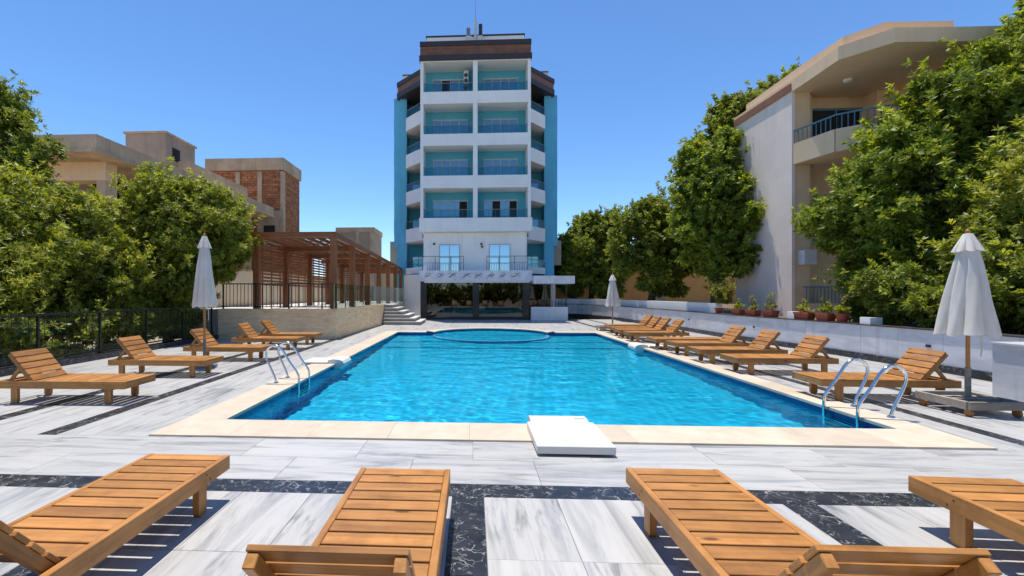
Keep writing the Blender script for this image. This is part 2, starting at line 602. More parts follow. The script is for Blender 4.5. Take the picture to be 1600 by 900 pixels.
DX0, DX1, DY0, DY1 = -9.75, 9.9, -3.0, 29.6
dm = MB()
dm.box(DX0, DX1, DY0, CYN, -0.3, -0.012)
dm.box(DX0, CXL, CYN, CYF, -0.3, -0.012)
dm.box(CXR, DX1, CYN, CYF, -0.3, -0.012)
dm.box(DX0, arc_o[-1][0], CYF, DY1, -0.3, -0.012)
dm.box(arc_o[0][0], DX1, CYF, DY1, -0.3, -0.012)
poly = [(arc_o[0][0], DY1), (arc_o[-1][0], DY1)] + list(reversed(arc_o))
dm.prism(list(poly), -0.3, -0.012)
deck = struct('pool_deck', dm, 'grout')

# far paving as one surface (pieces too small to tell apart), laid with a 12 mm bed like the near tiles
TFAR = 9.45
fm = MB()
fm.box(DX0, -6.475, TFAR, DY1, -0.011, 0)
fm.box(-6.225, -5.175, TFAR, DY1, -0.011, 0)
fm.box(-4.925, CXL - 0.004, TFAR, CYF, -0.011, 0)
fm.box(CXR + 0.004, 6.03, TFAR, CYF, -0.011, 0)
fm.box(6.25, 7.3, TFAR, DY1, -0.011, 0)
fm.box(7.5, DX1, TFAR, DY1, -0.011, 0)
fm.box(-4.925, arc_o[-1][0] - 0.004, CYF + 0.004, DY1, -0.011, 0)
fm.box(arc_o[0][0] + 0.004, 6.03, CYF + 0.004, DY1, -0.011, 0)
ao = [(BCX + (x - BCX) * 1.0015, BCY + (y - BCY) * 1.0015) for x, y in arc_o]
fm.prism([(arc_o[0][0], DY1), (arc_o[-1][0], DY1)] + list(reversed(ao)), -0.011, 0)
part('far_paving', fm, 'marble_far', deck)
bm_ = MB()
for x0, x1 in ((-6.47, -6.23), (-5.17, -4.93), (6.035, 6.245), (7.305, 7.495)):
    bm_.box(x0, x1, TFAR, DY1 - 0.5, -0.011, 0.0)
part('black_paving_strip', bm_, 'black_marble', deck)

tile_cache = {}
def tile(name, x0, x1, y0, y1, mat, top=0.0, gap=0.0012, depth=0.02):
    key = (name, round(x1 - x0, 3), round(y1 - y0, 3), mat)
    if key not in tile_cache:
        hx, hy = (x1 - x0) / 2 - gap, (y1 - y0) / 2 - gap
        mb = MB()
        c = 0.0025
        vs = [(-hx, -hy, -depth), (hx, -hy, -depth), (hx, hy, -depth), (-hx, hy, -depth),
              (-hx, -hy, -c), (hx, -hy, -c), (hx, hy, -c), (-hx, hy, -c),
              (-hx + c, -hy + c, 0), (hx - c, -hy + c, 0), (hx - c, hy - c, 0), (-hx + c, hy - c, 0)]
        mb.add(vs, [(0, 1, 5, 4), (1, 2, 6, 5), (2, 3, 7, 6), (3, 0, 4, 7), (4, 5, 9, 8), (5, 6, 10, 9), (6, 7, 11, 10), (7, 4, 8, 11), (8, 9, 10, 11)])
        me = mb.mesh(name)
        me.materials.append(M[mat])
        tile_cache[key] = me
    dz = random.uniform(-0.0012, 0.0012)
    return shared(name, tile_cache[key], deck, ((x0 + x1) / 2, (y0 + y1) / 2, top + dz))
def field(x0, x1, y0, y1, nx, ny, mat, name='marble_tile', stagger=0):
    dx, dy = (x1 - x0) / nx, (y1 - y0) / ny
    for j in range(ny):
        xs = [x0 + i * dx for i in range(nx + 1)]
        if stagger and j % 2:
            xs = [x0] + [x0 + (i + 0.5) * dx for i in range(nx)] + [x1]
        for i in range(len(xs) - 1):
            tile(name, xs[i], xs[i + 1], y0 + j * dy, y0 + (j + 1) * dy, mat)
# front field: dark cross band, dark long strips, white tiles between
BN0, BN1 = 3.69, 3.94
XL, XR = -7.8, 7.8
field(XL, XR, BN1, CYN - 0.004, 13, 2, 'marble_x', stagger=1)
field(XL, XR, BN0, BN1, 26, 1, 'black_marble', 'black_marble_tile')
strips = [(-5.3, -5.04), (-2.79, -2.53), (-0.17, 0.09), (2.46, 2.72), (5.05, 5.31)]
F0 = 1.1
for x0, x1 in strips:
    field(x0, x1, F0, BN0, 1, 5, 'black_marble', 'black_marble_tile')
edges = [(XL, -5.3, 4), (-5.04, -2.79, 4), (-2.53, -0.17, 4), (0.09, 2.46, 4), (2.72, 5.05, 4), (5.31, XR, 4)]
for x0, x1, n in edges:
    field(x0, x1, F0, BN0, n, 3, 'marble_y')
# sides of the pool, near part
YS = CYN - 0.004
field(-4.93, CXL - 0.004, YS, TFAR, 1, 5, 'marble_y')
field(-5.17, -4.93, YS, TFAR, 1, 7, 'black_marble', 'black_marble_tile')
field(-6.23, -5.17, YS, TFAR, 1, 5, 'marble_y')
field(-6.47, -6.23, YS, TFAR, 1, 7, 'black_marble', 'black_marble_tile')
field(-9.7, -6.47, YS, TFAR, 3, 5, 'marble_y')
field(CXR + 0.004, 6.035, YS, TFAR, 1, 5, 'marble_y')
field(6.035, 6.245, YS, TFAR, 1, 7, 'black_marble', 'black_marble_tile')
field(6.245, 7.3, YS, TFAR, 1, 5, 'marble_y')
field(7.3, 7.5, YS, TFAR, 1, 7, 'black_marble', 'black_marble_tile')
field(7.5, 9.7, YS, TFAR, 2, 5, 'marble_y')

# ------------------------------------------------------------------ pool
WZ = -0.095
pool = tag(link('swimming_pool', None), kind='structure')
pm = MB()
FZ = -1.35
prof = [(PY0, -1.35), (9.0, -1.3), (15.0, -1.0), (15.4, -0.98), (15.45, -0.75), (16.9, -0.73), (16.95, -0.5), (PY1, -0.48)]
for (ya, za), (yb, zb) in zip(prof[:-1], prof[1:]):
    pm.add([(PX0, ya, za), (PX1, ya, za), (PX1, yb, zb), (PX0, yb, zb)], [(0, 1, 2, 3)])
part('pool_floor', pm, 'pool_floor', pool)
def wall_ring(z0, z1, off):
    m = MB()
    x0, x1, y0, y1 = PX0 - off, PX1 + off, PY0 - off, PY1 + off
    pts = [(x1, y1), (x1, y0), (x0, y0), (x0, y1)]
    pts = [(arc[0][0], PY1)] + pts + [(arc[-1][0], PY1)]
    for (a, b), (c, d) in zip(pts[:-1], pts[1:]):
        m.add([(a, b, z0), (c, d, z0), (c, d, z1), (a, b, z1)], [(0, 1, 2, 3)])
    for (a, b), (c, d) in zip(arc[:-1], arc[1:]):
        m.add([(a, b, z0), (c, d, z0), (c, d, z1), (a, b, z1)], [(0, 1, 2, 3)])
    return m
part('pool_wall', wall_ring(FZ - 0.1, -0.22, 0.0), 'pool_wall', pool)
part('waterline_tiles', wall_ring(-0.22, 0.0, 0.0), 'waterline', pool)
# round basin: low ring wall just above the water, shallow floor
bmz = MB()
seg = 72
for k in range(seg):
    t0, t1 = 2 * math.pi * k / seg, 2 * math.pi * (k + 1) / seg
    tm = (t0 + t1) / 2
    if BCY + BR * math.sin(tm) > PY1 - 0.02:
        continue
    def pt(r, t, z): return (BCX + r * math.cos(t), BCY + r * math.sin(t), z)
    ri, ro = BR - 0.13, BR
    zt = -0.088
    bmz.add([pt(ri, t0, -0.4), pt(ro, t0, -0.8), pt(ro, t0, zt), pt(ri, t0, zt), pt(ri, t1, -0.4), pt(ro, t1, -0.8), pt(ro, t1, zt), pt(ri, t1, zt)],
            [(0, 4, 7, 3), (1, 2, 6, 5), (3, 7, 6, 2)])
part('basin_wall', bmz, 'pool_wall', pool)
bf = MB()
bf.prism([(BCX + (BR - 0.12) * math.cos(2 * math.pi * k / seg), BCY + (BR - 0.12) * math.sin(2 * math.pi * k / seg)) for k in range(seg)], -0.5, -0.3)
bf.prism([(BCX + (BR - 0.01) * math.cos(a0 + (math.pi - 2 * a0) * k / 40), BCY + (BR - 0.01) * math.sin(a0 + (math.pi - 2 * a0) * k / 40)) for k in range(41)], -0.4, -0.17)
part('basin_floor', bf, 'pool_floor', pool)
# coping stones
cop_cache = {}
def cop(x0, x1, y0, y1):
    key = (round(x1 - x0, 3), round(y1 - y0, 3))
    if key not in cop_cache:
        hx, hy = key[0] / 2 - 0.0006, key[1] / 2 - 0.0006
        me = MB().cbox(-hx, hx, -hy, hy, -0.022, 0.022, 0.003).mesh('coping_stone')
        me.materials.append(M['coping'])
        cop_cache[key] = me
    shared('coping_stone', cop_cache[key], pool, ((x0 + x1) / 2, (y0 + y1) / 2, random.uniform(-0.001, 0.001)))
LIP = 0.03
def run(a, b, n):
    return [(a + (b - a) * i / n, a + (b - a) * (i + 1) / n) for i in range(n)]
for a, b in run(CXL, CXR, 10): cop(a, b, CYN, PY0 + LIP)
for a, b in run(PY0 + LIP, PY1 - LIP, 14):
    cop(CXL, PX0 + LIP, a, b)
    cop(PX1 - LIP, CXR, a, b)
for a, b in run(CXL, arc_o[-1][0], 2): cop(a, b, PY1 - LIP, CYF)
for a, b in run(arc_o[0][0], CXR, 2): cop(a, b, PY1 - LIP, CYF)
for k in range(0, 40, 4):
    m = MB()
    pi = [(BCX + (x - BCX) * 0.99, BCY + (y - BCY) * 0.99) for x, y in arc[k:k + 5]]
    m.prism(pi[::-1] + arc_o[k:k + 5], -0.022, 0.021)
    part('coping_stone', m, 'coping', pool)
# water: a rippled sheet that refracts the floor and focuses the sun on it
def ripple(X, Y):
    rg = np.random.default_rng(1)
    Z = np.zeros_like(X)
    for q in range(90):
        lam = 0.16 * (6.5 ** rg.uniform(0, 1))
        th = rg.normal(1.3, 0.9)
        Z += 0.0011 * lam * np.sin(2 * math.pi / lam * (X * math.cos(th) + Y * math.sin(th)) + rg.uniform(0, 6.28))
    return Z * (0.75 + 0.35 * np.sin(X * 0.8 + 0.5 * np.sin(Y * 0.6)) * np.sin(Y * 0.55 + 1.0))
def sheet(name, X, Y):
    nx, ny = X.shape
    co_ = np.stack([X, Y, WZ + ripple(X, Y)], 2).reshape(-1, 3).astype(np.float32)
    a, b = np.meshgrid(np.arange(nx - 1), np.arange(ny - 1), indexing='ij')
    base = (a * ny + b).ravel()
    F = np.stack([base, base + ny, base + ny + 1, base + 1], 1).astype(np.int32)
    return co_, F
X, Y = np.meshgrid(np.linspace(PX0 - 0.02, PX1 + 0.02, 300), np.linspace(PY0 - 0.02, PY1, 460), indexing='ij')
c1, f1 = sheet('water', X, Y)
uu, vv = np.meshgrid(np.linspace(-1, 1, 120), np.linspace(0, 1, 60), indexing='ij')
hw = (arc[0][0] - arc[-1][0]) / 2 - 0.001
X2 = BCX + uu * hw
Y2 = PY1 + 0.0002 + vv * (BCY + np.sqrt(np.maximum(BR * BR - (X2 - BCX) ** 2, 0)) - PY1)
c2, f2 = sheet('water', X2, Y2)
V = np.concatenate([c1, c2]); Fq = np.concatenate([f1, f2 + len(c1)])
wme = bpy.data.meshes.new('water')
wme.vertices.add(len(V)); wme.vertices.foreach_set('co', V.ravel())
wme.loops.add(Fq.size); wme.loops.foreach_set('vertex_index', Fq.ravel())
wme.polygons.add(len(Fq)); wme.polygons.foreach_set('loop_start', np.arange(len(Fq), dtype=np.int32) * 4)
wme.update(); wme.shade_smooth()
wme.materials.append(M['water'])
wo = tag(link('water', wme), kind='structure')
wo.cycles.is_caustics_caster = True
for ch in pool.children:
    if ch.name.startswith(('pool_', 'basin', 'waterline')):
        ch.cycles.is_caustics_receiver = True
sl.cycles.is_caustics_light = True

# ------------------------------------------------------------------ pool ladders
def ladder(label, sx, xw, ys):
    o = thing('pool_ladder', label, 'ladder', (xw + sx * 0.36, (ys[0] + ys[1]) / 2, 0.022), 0, 'pool ladders')
    for y in ys:
        pts = [(0.36, 0.0), (0.36, 0.03), (0.40, 0.14), (0.52, 0.40), (0.55, 0.50), (0.545, 0.58), (0.50, 0.65), (0.43, 0.69), (0.35, 0.69), (0.28, 0.65), (0.22, 0.58), (0.10, 0.38), (-0.02, 0.22), (-0.06, 0.14), (-0.065, 0.05), (-0.065, -0.7)]
        # rounded path
        P = [Vector((xw + sx * a, y, 0.022 + b)) for a, b in pts]
        part('handrail', MB().tube(P, 0.021, 10), 'steel', o)
        part('flange', MB().cyl(xw + sx * 0.36, y, 0.0225, 0.045, 0.045, 0.035, 14), 'steel', o)
    for z in (-0.2, -0.42, -0.64):
        part('step', MB().cbox(xw - sx * 0.065 - 0.035, xw - sx * 0.065 + 0.035, ys[0] + 0.015, ys[1] - 0.015, z - 0.012, z + 0.012, 0.004), 'steel', o)
    return o
ladder('polished steel pool ladder at the left edge of the pool', -1, PX0, (8.1, 8.62))
ladder('polished steel pool ladder at the right edge of the pool beside the trolley parasol', 1, PX1, (6.25, 6.83))

# ------------------------------------------------------------------ filter units hooked over the edge
def filter_unit(label, loc, rz, wd, ln, th=0.085):
    o = thing('pool_filter_unit', label, 'filter unit', loc, rz, 'white filter units on the pool edge')
    m = MB().cbox(-wd / 2, wd / 2, -ln, 0.0, 0.0, th, 0.008)
    part('lid_slab', m, 'white_box', o, world=False)
    prof = [(-0.002, 0.075), (0.12, 0.095), (0.25, 0.09), (0.34, 0.06), (0.38, 0.0), (0.38, -0.07), (0.3, -0.1), (0.3, -0.28), (0.02, -0.28), (0.02, 0.0), (-0.002, 0.0)]
    n = len(prof)
    h = wd / 2 - 0.05
    nm = MB()
    nm.add([(-h, a, b) for a, b in prof] + [(h, a, b) for a, b in prof],
           [tuple(range(n)), tuple(reversed(range(n, 2 * n)))] + [((i + 1) % n, i, n + i, n + (i + 1) % n) for i in range(n)])
    part('nose', nm, 'white_box', o, world=False)
    part('handle_grip', MB().cbox(h * 0.55, h * 0.9, 0.1, 0.14, 0.09, 0.104, 0.003), 'white_box', o, world=False)
    return o
filter_unit('white slab topped filter unit on the near pool edge', (1.06, 5.52, 0.024), 0, 0.8, 0.88)
filter_unit('white filter unit hooked over the left pool edge beyond the ladder', (-3.42, 10.75, 0.024), R(-90), 0.75, 0.62, 0.04)
filter_unit('white filter unit hooked over the right pool edge by the far loungers', (5.32, 14.25, 0.024), R(90), 0.75, 0.62, 0.04)

# ------------------------------------------------------------------ sun loungers
LH, LW, LL = 0.35, 0.68, 2.0
def part_l(name, mb, mat, o):
    return part(name, mb, mat, o, world=False)
def make_lounger(back_deg):
    o = thing('sun_lounger', '', 'sun lounger')
    h = LW / 2
    for s in (-1, 1):
        y0, y1 = sorted((s * h, s * (h - 0.042)))
        part_l('side_rail', MB().cbox(0, LL, y0, y1, LH - 0.115, LH, 0.004), 'wood_x', o)
    part_l('end_rail', MB().cbox(0.002, 0.032, -h + 0.043, h - 0.043, LH - 0.114, LH - 0.025, 0.003), 'wood_y', o)
    part_l('end_rail', MB().cbox(LL - 0.033, LL - 0.001, -h + 0.043, h - 0.043, LH - 0.114, LH - 0.001, 0.003), 'wood_y', o)
    w_, g_ = 0.112, 0.019
    me = MB().cbox(-w_ / 2, w_ / 2, -h + 0.044, h - 0.044, -0.021, 0, 0.003).mesh('slat')
    me.materials.append(M['wood_y'])
    for i in range(11):
        shared('slat', me, o, (0.003 + w_ / 2 + i * (w_ + g_), 0, LH - 0.002))
    for s in (-1, 1):
        y0, y1 = sorted((s * (h - 0.043), s * (h - 0.068)))
        part_l('ledge', MB().box(0.033, 1.45, y0, y1, LH - 0.06, LH - 0.024), 'wood_x', o)
    lm = MB()
    prof = [(-0.05, 0.028), (-0.03, 0.0), (0.03, 0.0), (0.05, 0.028), (0.05, LH - 0.04), (-0.05, LH - 0.04)]
    n = len(prof)
    lm.add([(a, -0.024, b) for a, b in prof] + [(a, 0.024, b) for a, b in prof],
           [tuple(range(n)), tuple(reversed(range(n, 2 * n)))] + [((i + 1) % n, i, n + i, n + (i + 1) % n) for i in range(n)])
    lme = lm.mesh('leg')
    lme.materials.append(M['wood_z'])
    for x in (0.3, 1.76):
        for s in (-1, 1):
            shared('leg', lme, o, (x, s * (h - 0.068), 0))
        for s in (-1, 1):
            for q in (-0.022, 0.022):
                part_l('screw_cap', MB().tube([(x + q, s * (h - 0.001), LH - 0.06 + q), (x + q, s * (h + 0.0015), LH - 0.06 + q)], 0.008, 8), 'bark', o)
        part_l('cross_bar', MB().box(x - 0.02, x + 0.02, -h + 0.093, h - 0.093, LH - 0.13, LH - 0.07), 'wood_y', o)
    # backrest, a part with its own slats
    hx, hz = 1.455, LH - 0.004
    b = link('backrest', None, o)
    b.empty_display_size = 0.1
    b.location = (hx, 0, hz)
    b.rotation_euler = (0, -R(back_deg), 0)
    for s in (-1, 1):
        y0, y1 = sorted((s * (h - 0.055), s * (h - 0.1)))
        part_l('back_rail', MB().cbox(0.0, 0.56, y0, y1, -0.075, -0.021, 0.004), 'wood_x', b)
    bw = LW - 0.1
    sme = MB().cbox(-0.048, 0.048, -bw / 2, bw / 2, -0.0205, 0.003, 0.003).mesh('back_slat')
    sme.materials.append(M['wood_y'])
    for i in range(5):
        shared('back_slat', sme, b, (0.055 + i * 0.116, 0, 0))
    if back_deg > 5:
        a = R(back_deg)
        px, pz = hx + 0.33 * math.cos(a) + 0.06 * math.sin(a), hz + 0.33 * math.sin(a) - 0.06 * math.cos(a)
        for s in (-1, 1):
            y = s * (h - 0.125)
            part_l('prop', MB().beam((px, y, pz), (1.9, y, LH - 0.03), 0.03, 0.045), 'wood_x', o)
        part_l('prop_bar', MB().box(1.87, 1.91, -h + 0.043, h - 0.043, LH - 0.062, LH - 0.02), 'wood_y', o)
    return o
lg_up = make_lounger(50)
lg_flat = make_lounger(0)
lg_low = lg_up
used = {'up': False, 'flat': False}
def lounger(label, x, y, deg, group, kind='up'):
    src = lg_up if kind == 'up' else lg_flat
    o = dup(src) if used[kind] else src
    used[kind] = True
    o.location = (x, y, 0)
    o.rotation_euler = (0, 0, R(deg))
    tag(o, label, 'sun lounger', group)
gF = 'loungers along the near deck'
gL = 'loungers in the row left of the pool'
gR = 'loungers in the row right of the pool'
lounger('slatted wooden lounger in the bottom left corner, leftmost of the near four', -2.33, 3.58, -90, gF)
lounger('slatted wooden lounger in the near row directly left of the central dark strip', -0.51, 3.37, -90, gF)
lounger('slatted wooden lounger in the near row in front of the white slab', 1.5, 3.47, -90, gF)
lounger('slatted wooden lounger cut off by the right edge of the near row', 3.5, 3.41, -92, gF)
for x, y, d, lb in ((-5.22, 6.8, 181, 'wooden lounger nearest the camera in the left row, by the glass fence'),
                    (-5.3, 8.95, 180, 'second wooden lounger of the left row, beside the parasol pole'),
                    (-5.2, 11.1, 179, 'third wooden lounger of the left row, behind the parasol pole'),
                    (-5.2, 13.35, 180, 'fourth wooden lounger of the left row, just before the stone wall'),
                    (-5.15, 14.75, 180, 'farthest wooden lounger of the left row, against the stone wall')):
    lounger(lb, x, y, d, gL)
for x, y, d, lb, k in ((5.4, 7.55, -1.5, 'wooden lounger behind the right pool ladder, nearest of the right row', 'up'),
                       (5.45, 9.85, 0, 'second nearest wooden lounger of the right row', 'up'),
                       (5.4, 11.25, 0, 'third nearest wooden lounger of the right row', 'up'),
                       (5.45, 12.65, 1, 'fourth nearest wooden lounger of the right row, before the flat one', 'up'),
                       (5.35, 13.75, 1, 'wooden lounger of the right row with its backrest lowered flat', 'flat'),
                       (5.35, 15.95, 0, 'nearest of the four far loungers of the right row', 'up'),
                       (5.4, 17.1, 0, 'second nearest of the four far loungers of the right row', 'up'),
                       (5.5, 18.15, 0, 'second farthest wooden lounger of the right row', 'up'),
                       (5.75, 19.6, 0, 'farthest wooden lounger of the right row, beside the far parasol', 'up')):
    lounger(lb, x, y, d, gR, k)

# ------------------------------------------------------------------ closed parasols
def parasol(label, x, y, z_hem, z_top, r_hem, trolley, seed, tr_off=(0, 0)):
    o = thing('closed_parasol', label, 'parasol', (x, y, 0), 0, 'closed white parasols')
    rng = random.Random(seed)
    seg, nz = 96, 22
    L = z_top - z_hem
    ph = [rng.uniform(0, 6.28) for _ in range(4)]
    m = MB()
    rings = []
    for j in range(nz + 1):
        f = j / nz
        z = z_top - 0.05 - f * (L - 0.05)
        r = 0.065 + (r_hem - 0.065) * (f ** 0.85)
        row = []
        for k in range(seg):
            t = 2 * math.pi * k / seg
            pl = abs(math.sin(4 * t + ph[0] + 0.35 * math.sin(2 * f + ph[1]))) ** 0.55
            am = 0.26 + 0.36 * f
            rr = r * (1 - am * (0.8 + 0.4 * math.sin(1.5 * t + ph[2])) * (1 - pl) + 0.07 * math.sin(3 * t + ph[2] + 2.2 * f) * f + 0.025 * math.sin(11 * t + 9 * f + ph[3]))
            zz = z + (0.05 * (1 - pl) * f ** 3 if f > 0.5 else 0) + 0.02 * math.sin(5 * t + ph[3]) * f ** 4
            row.append((x + rr * math.cos(t), y + rr * math.sin(t), zz))
        rings.append(row)
    vs = [p for r_ in rings for p in r_]
    fs = [(j * seg + k, (j + 1) * seg + k, (j + 1) * seg + (k + 1) % seg, j * seg + (k + 1) % seg) for j in range(nz) for k in range(seg)]
    m.add(vs, fs); m.smooth = True
    cn = part('canopy', m, 'canvas', o)
    # vent cap
    m = MB()
    capr = 0.07 + r_hem * 0.3
    rows = []
    for j in range(9):
        f = j / 8
        z = z_top + 0.005 - f * (0.1 + L * 0.09)
        row = []
        for k in range(seg):
            t = 2 * math.pi * k / seg
            pl = abs(math.sin(4 * t + ph[0])) ** 0.8
            r = (0.05 + (capr - 0.05) * f ** 1.1) * (1 - 0.3 * f + 0.3 * f * pl)
            row.append((x + r * math.cos(t), y + r * math.sin(t), z - 0.03 * f ** 3 * pl))
        rows.append(row)
    m.add([p for r_ in rows for p in r_] + [(x, y, z_top + 0.015)],
          [(j * seg + k, (j + 1) * seg + k, (j + 1) * seg + (k + 1) % seg, j * seg + (k + 1) % seg) for j in range(8) for k in range(seg)] + [(8 * seg + seg, k, (k + 1) % seg) for k in range(seg)])
    m.smooth = True
    part('vent_cap', m, 'canvas', o)
    part('finial', MB().tube([(x, y, z_top), (x, y, z_top + 0.03), (x, y, z_top + 0.06), (x, y, z_top + 0.075)], [0.02, 0.03, 0.022, 0.004], 12), 'wood_z', o)
    part('pole', MB().cyl(x, y, 0.5, z_top - 0.05, 0.024, None, 12), 'wood_z', o)
    part('pole_sleeve', MB().cyl(x, y, 0.05, 0.62, 0.034, None, 12), 'trolley' if trolley else 'grey_metal', o)
    part('tie_strap', MB().tube([(x + 0.1, y - 0.05, z_hem + 0.1), (x + 0.13, y - 0.06, z_hem - 0.15), (x + 0.12, y - 0.05, z_hem - 0.3)], 0.008, 6), 'canvas', o)
    if trolley:
        tx, ty = x + tr_off[0], y + tr_off[1]
        a = 0.36
        for s in (-1, 1):
            part('trolley_board', MB().cbox(tx - a, tx + a, ty + s * a - 0.022, ty + s * a + 0.022, 0.1, 0.21, 0.004), 'trolley', o)
            part('trolley_board', MB().cbox(tx + s * a - 0.022, tx + s * a + 0.022, ty - a + 0.023, ty + a - 0.023, 0.1, 0.209, 0.004), 'trolley', o)
            part('brace', MB().cbox(tx - a + 0.023, tx + a - 0.023, ty + s * 0.07 - 0.03, ty + s * 0.07 + 0.03, 0.14, 0.2, 0.004), 'trolley', o)
        part('base_plate', MB().cbox(tx - 0.28, tx + 0.28, ty - 0.28, ty + 0.28, 0.105, 0.138, 0.004), 'grey_metal', o)
        for sx in (-1, 1):
            for sy in (-1, 1):
                cx, cy = tx + sx * (a - 0.05), ty + sy * (a - 0.05)
                m = MB().tube([(cx - 0.02, cy, 0.05), (cx + 0.02, cy, 0.05)], 0.05, 14)
                part('caster', m, 'wood_y', o)
                part('caster_block', MB().box(cx - 0.03, cx + 0.03, cy - 0.03, cy + 0.03, 0.085, 0.106), 'trolley', o)
    else:
        part('base_disc', MB().tube([(x, y, 0.002), (x, y, 0.05), (x, y, 0.075)], [0.27, 0.27, 0.05], 28), 'grey_metal', o)
    return o
parasol('closed white parasol with wooden pole between the left loungers', -6.13, 9.95, 1.36, 2.98, 0.27, False, 3)
parasol('large closed white parasol on a wheeled timber trolley at the right', 7.05, 6.75, 1.08, 2.52, 0.33, True, 5)
parasol('closed white parasol at the far end of the right lounger row', 6.35, 20.75, 1.1, 2.52, 0.33, True, 9, (-0.3, 0.0))

# ------------------------------------------------------------------ glass fence on the left
FX = -9.62
fe = thing('glass_fence', 'black framed glass fence on a black stone kerb along the left of the deck', 'fence', (FX, 2.0, 0))
part('kerb', MB().box(FX - 0.13, FX + 0.16, 1.0, 16.22, -0.012, 0.15), 'black_marble', fe)
part('top_rail', MB().box(FX - 0.03, FX + 0.03, 1.0, 16.2, 1.18, 1.22), 'black_metal', fe)
part('bottom_rail', MB().box(FX - 0.02, FX + 0.02, 1.0, 16.2, 0.2, 0.235), 'black_metal', fe)
y = 1.2
k = 0
while y < 16.2:
    part('post', MB().box(FX - 0.022, FX + 0.022, y - 0.022, y + 0.022, 0.151, 1.179), 'black_metal', fe)
    if y + 1.65 < 16.3:
        part('glass_pane', MB().box(FX - 0.005, FX + 0.005, y + 0.03, y + 1.62, 0.24, 1.17), 'fence_glass', fe)
        for q in range(1, 9):
            yy = y + q * 1.65 / 9
            part('baluster', MB().box(FX - 0.030, FX - 0.021, yy - 0.0045, yy + 0.0045, 0.236, 1.179), 'black_metal', fe)
    y += 1.65

# ------------------------------------------------------------------ raised terrace, stairs, pergola
TZ = 1.08
tr = thing('stone_terrace', 'raised terrace with a tan split stone retaining wall behind the left loungers', 'terrace', (-7, 20, 0))
part('retaining_wall', MB().prism([(-9.5, 16.25), (-5.05, 16.25), (-4.88, 24.5), (-5.2, 24.5), (-5.35, 16.55), (-9.5, 16.55)], -0.05, TZ), 'limestone', tr)
part('coping_slab', MB().prism([(-9.52, 16.21), (-5.02, 16.21), (-4.85, 24.5), (-5.25, 24.5), (-5.4, 16.6), (-9.52, 16.6)], TZ + 0.001, TZ + 0.03), 'limestone', tr)
part('terrace_floor', MB().prism([(-9.5, 16.56), (-5.36, 16.56), (-5.2, 24.5), (-4.9, 24.5), (-4.9, 36), (-12, 36), (-12, 16.56)], -0.05, TZ - 0.002), 'tread', tr)
st = thing('stone_staircase', 'grey stone steps climbing to the terrace beside the hotel', 'stairs', (-4.2, 25.5, 0))
n = 6
for i in range(n):
    z1 = TZ - i * TZ / n
    x1 = -4.9 + 0.42 + i * 0.33
    yf = 24.52 - 0.13 * i
    part('step', MB().box(-4.86 + 0.004 * i, x1, yf, 26.6 + 0.003 * i, -0.01 - 0.002 * i, z1 - 0.045), 'stair', st)
    part('tread', MB().cbox(-4.87 + 0.004 * i, x1 + 0.04, yf - 0.04, 26.62 + 0.003 * i, z1 - 0.044, z1, 0.006), 'tread', st)

pg = thing('timber_pergola', 'red brown timber pergola standing on the stone terrace', 'pergola', (-6.8, 23, TZ))
def zt(y): return 4.02 - (y - 16.5) * 0.026
PXR, PXL = -5.28, -8.25
ys = [16.75, 19.4, 22.3, 25.1, 27.9, 30.6, 33.0]
for i, yy in enumerate(ys):
    for x in (PXR - 0.012 * i, PXL):
        part('post', MB().box(x - 0.11, x + 0.11, yy - 0.11, yy + 0.11, TZ, zt(yy) - 0.2), 'red_z', pg)
        if i:
            part('post', MB().box(x - 0.06, x + 0.06, yy + 0.15, yy + 0.22, TZ, zt(yy) - 0.2), 'red_z', pg)
        for q in range(7):
            if i and x > -6:
                zq = TZ + 0.6 + q * 0.28
                part('spacer', MB().box(x - 0.04, x + 0.04, yy + 0.111, yy + 0.149, zq, zq + 0.08), 'red_z', pg)
    part('cross_beam', MB().box(PXL - 0.35, PXR + 0.1, yy - 0.075, yy + 0.075, zt(yy) - 0.42, zt(yy) - 0.21) if i else MB().box(PXL - 0.35, PXR + 0.12, yy - 0.1, yy + 0.06, zt(yy) - 0.205, zt(yy) + 0.0), 'red_x', pg)
for x in (PXR, PXL):
    d = -0.07 if x == PXR else 0
    part('side_beam', MB().beam((x, ys[0] + 0.065, zt(ys[0]) - 0.1), (x + d, ys[-1] + 0.3, zt(ys[-1] + 0.3) - 0.1), 0.14, 0.22), 'red_y', pg)
for i in range(6):
    xx = PXL + 0.4 + i * 0.44
    part('rafter', MB().beam((xx, ys[0] + 0.1, zt(ys[0]) - 0.12), (xx, ys[-1] + 0.3, zt(ys[-1] + 0.3) - 0.12), 0.06, 0.14), 'red_y', pg)
yy = 17.3
while yy < 33:
    part('roof_slat', MB().box(PXL - 0.1, PXR - 0.06, yy - 0.05, yy + 0.05, zt(yy) - 0.045, zt(yy) - 0.005), 'red_x', pg)
    yy += 0.85
for bay in range(6):
    y0, y1 = ys[bay] + 0.23 if bay else ys[0] + 0.12, ys[bay + 1] - 0.12
    for q in range(13):
        zq = 2.0 + q * 0.135
        part('screen_slat', MB().box(PXL - 0.02, PXL + 0.015, y0, y1, zq, zq + 0.085), 'red_y', pg)
    for q in range(3):
        yv = y0 + (y1 - y0) * (q + 0.5) / 3
        part('screen_post', MB().box(PXL - 0.055, PXL - 0.021, yv - 0.03, yv + 0.03, TZ, 3.7), 'red_z', pg)
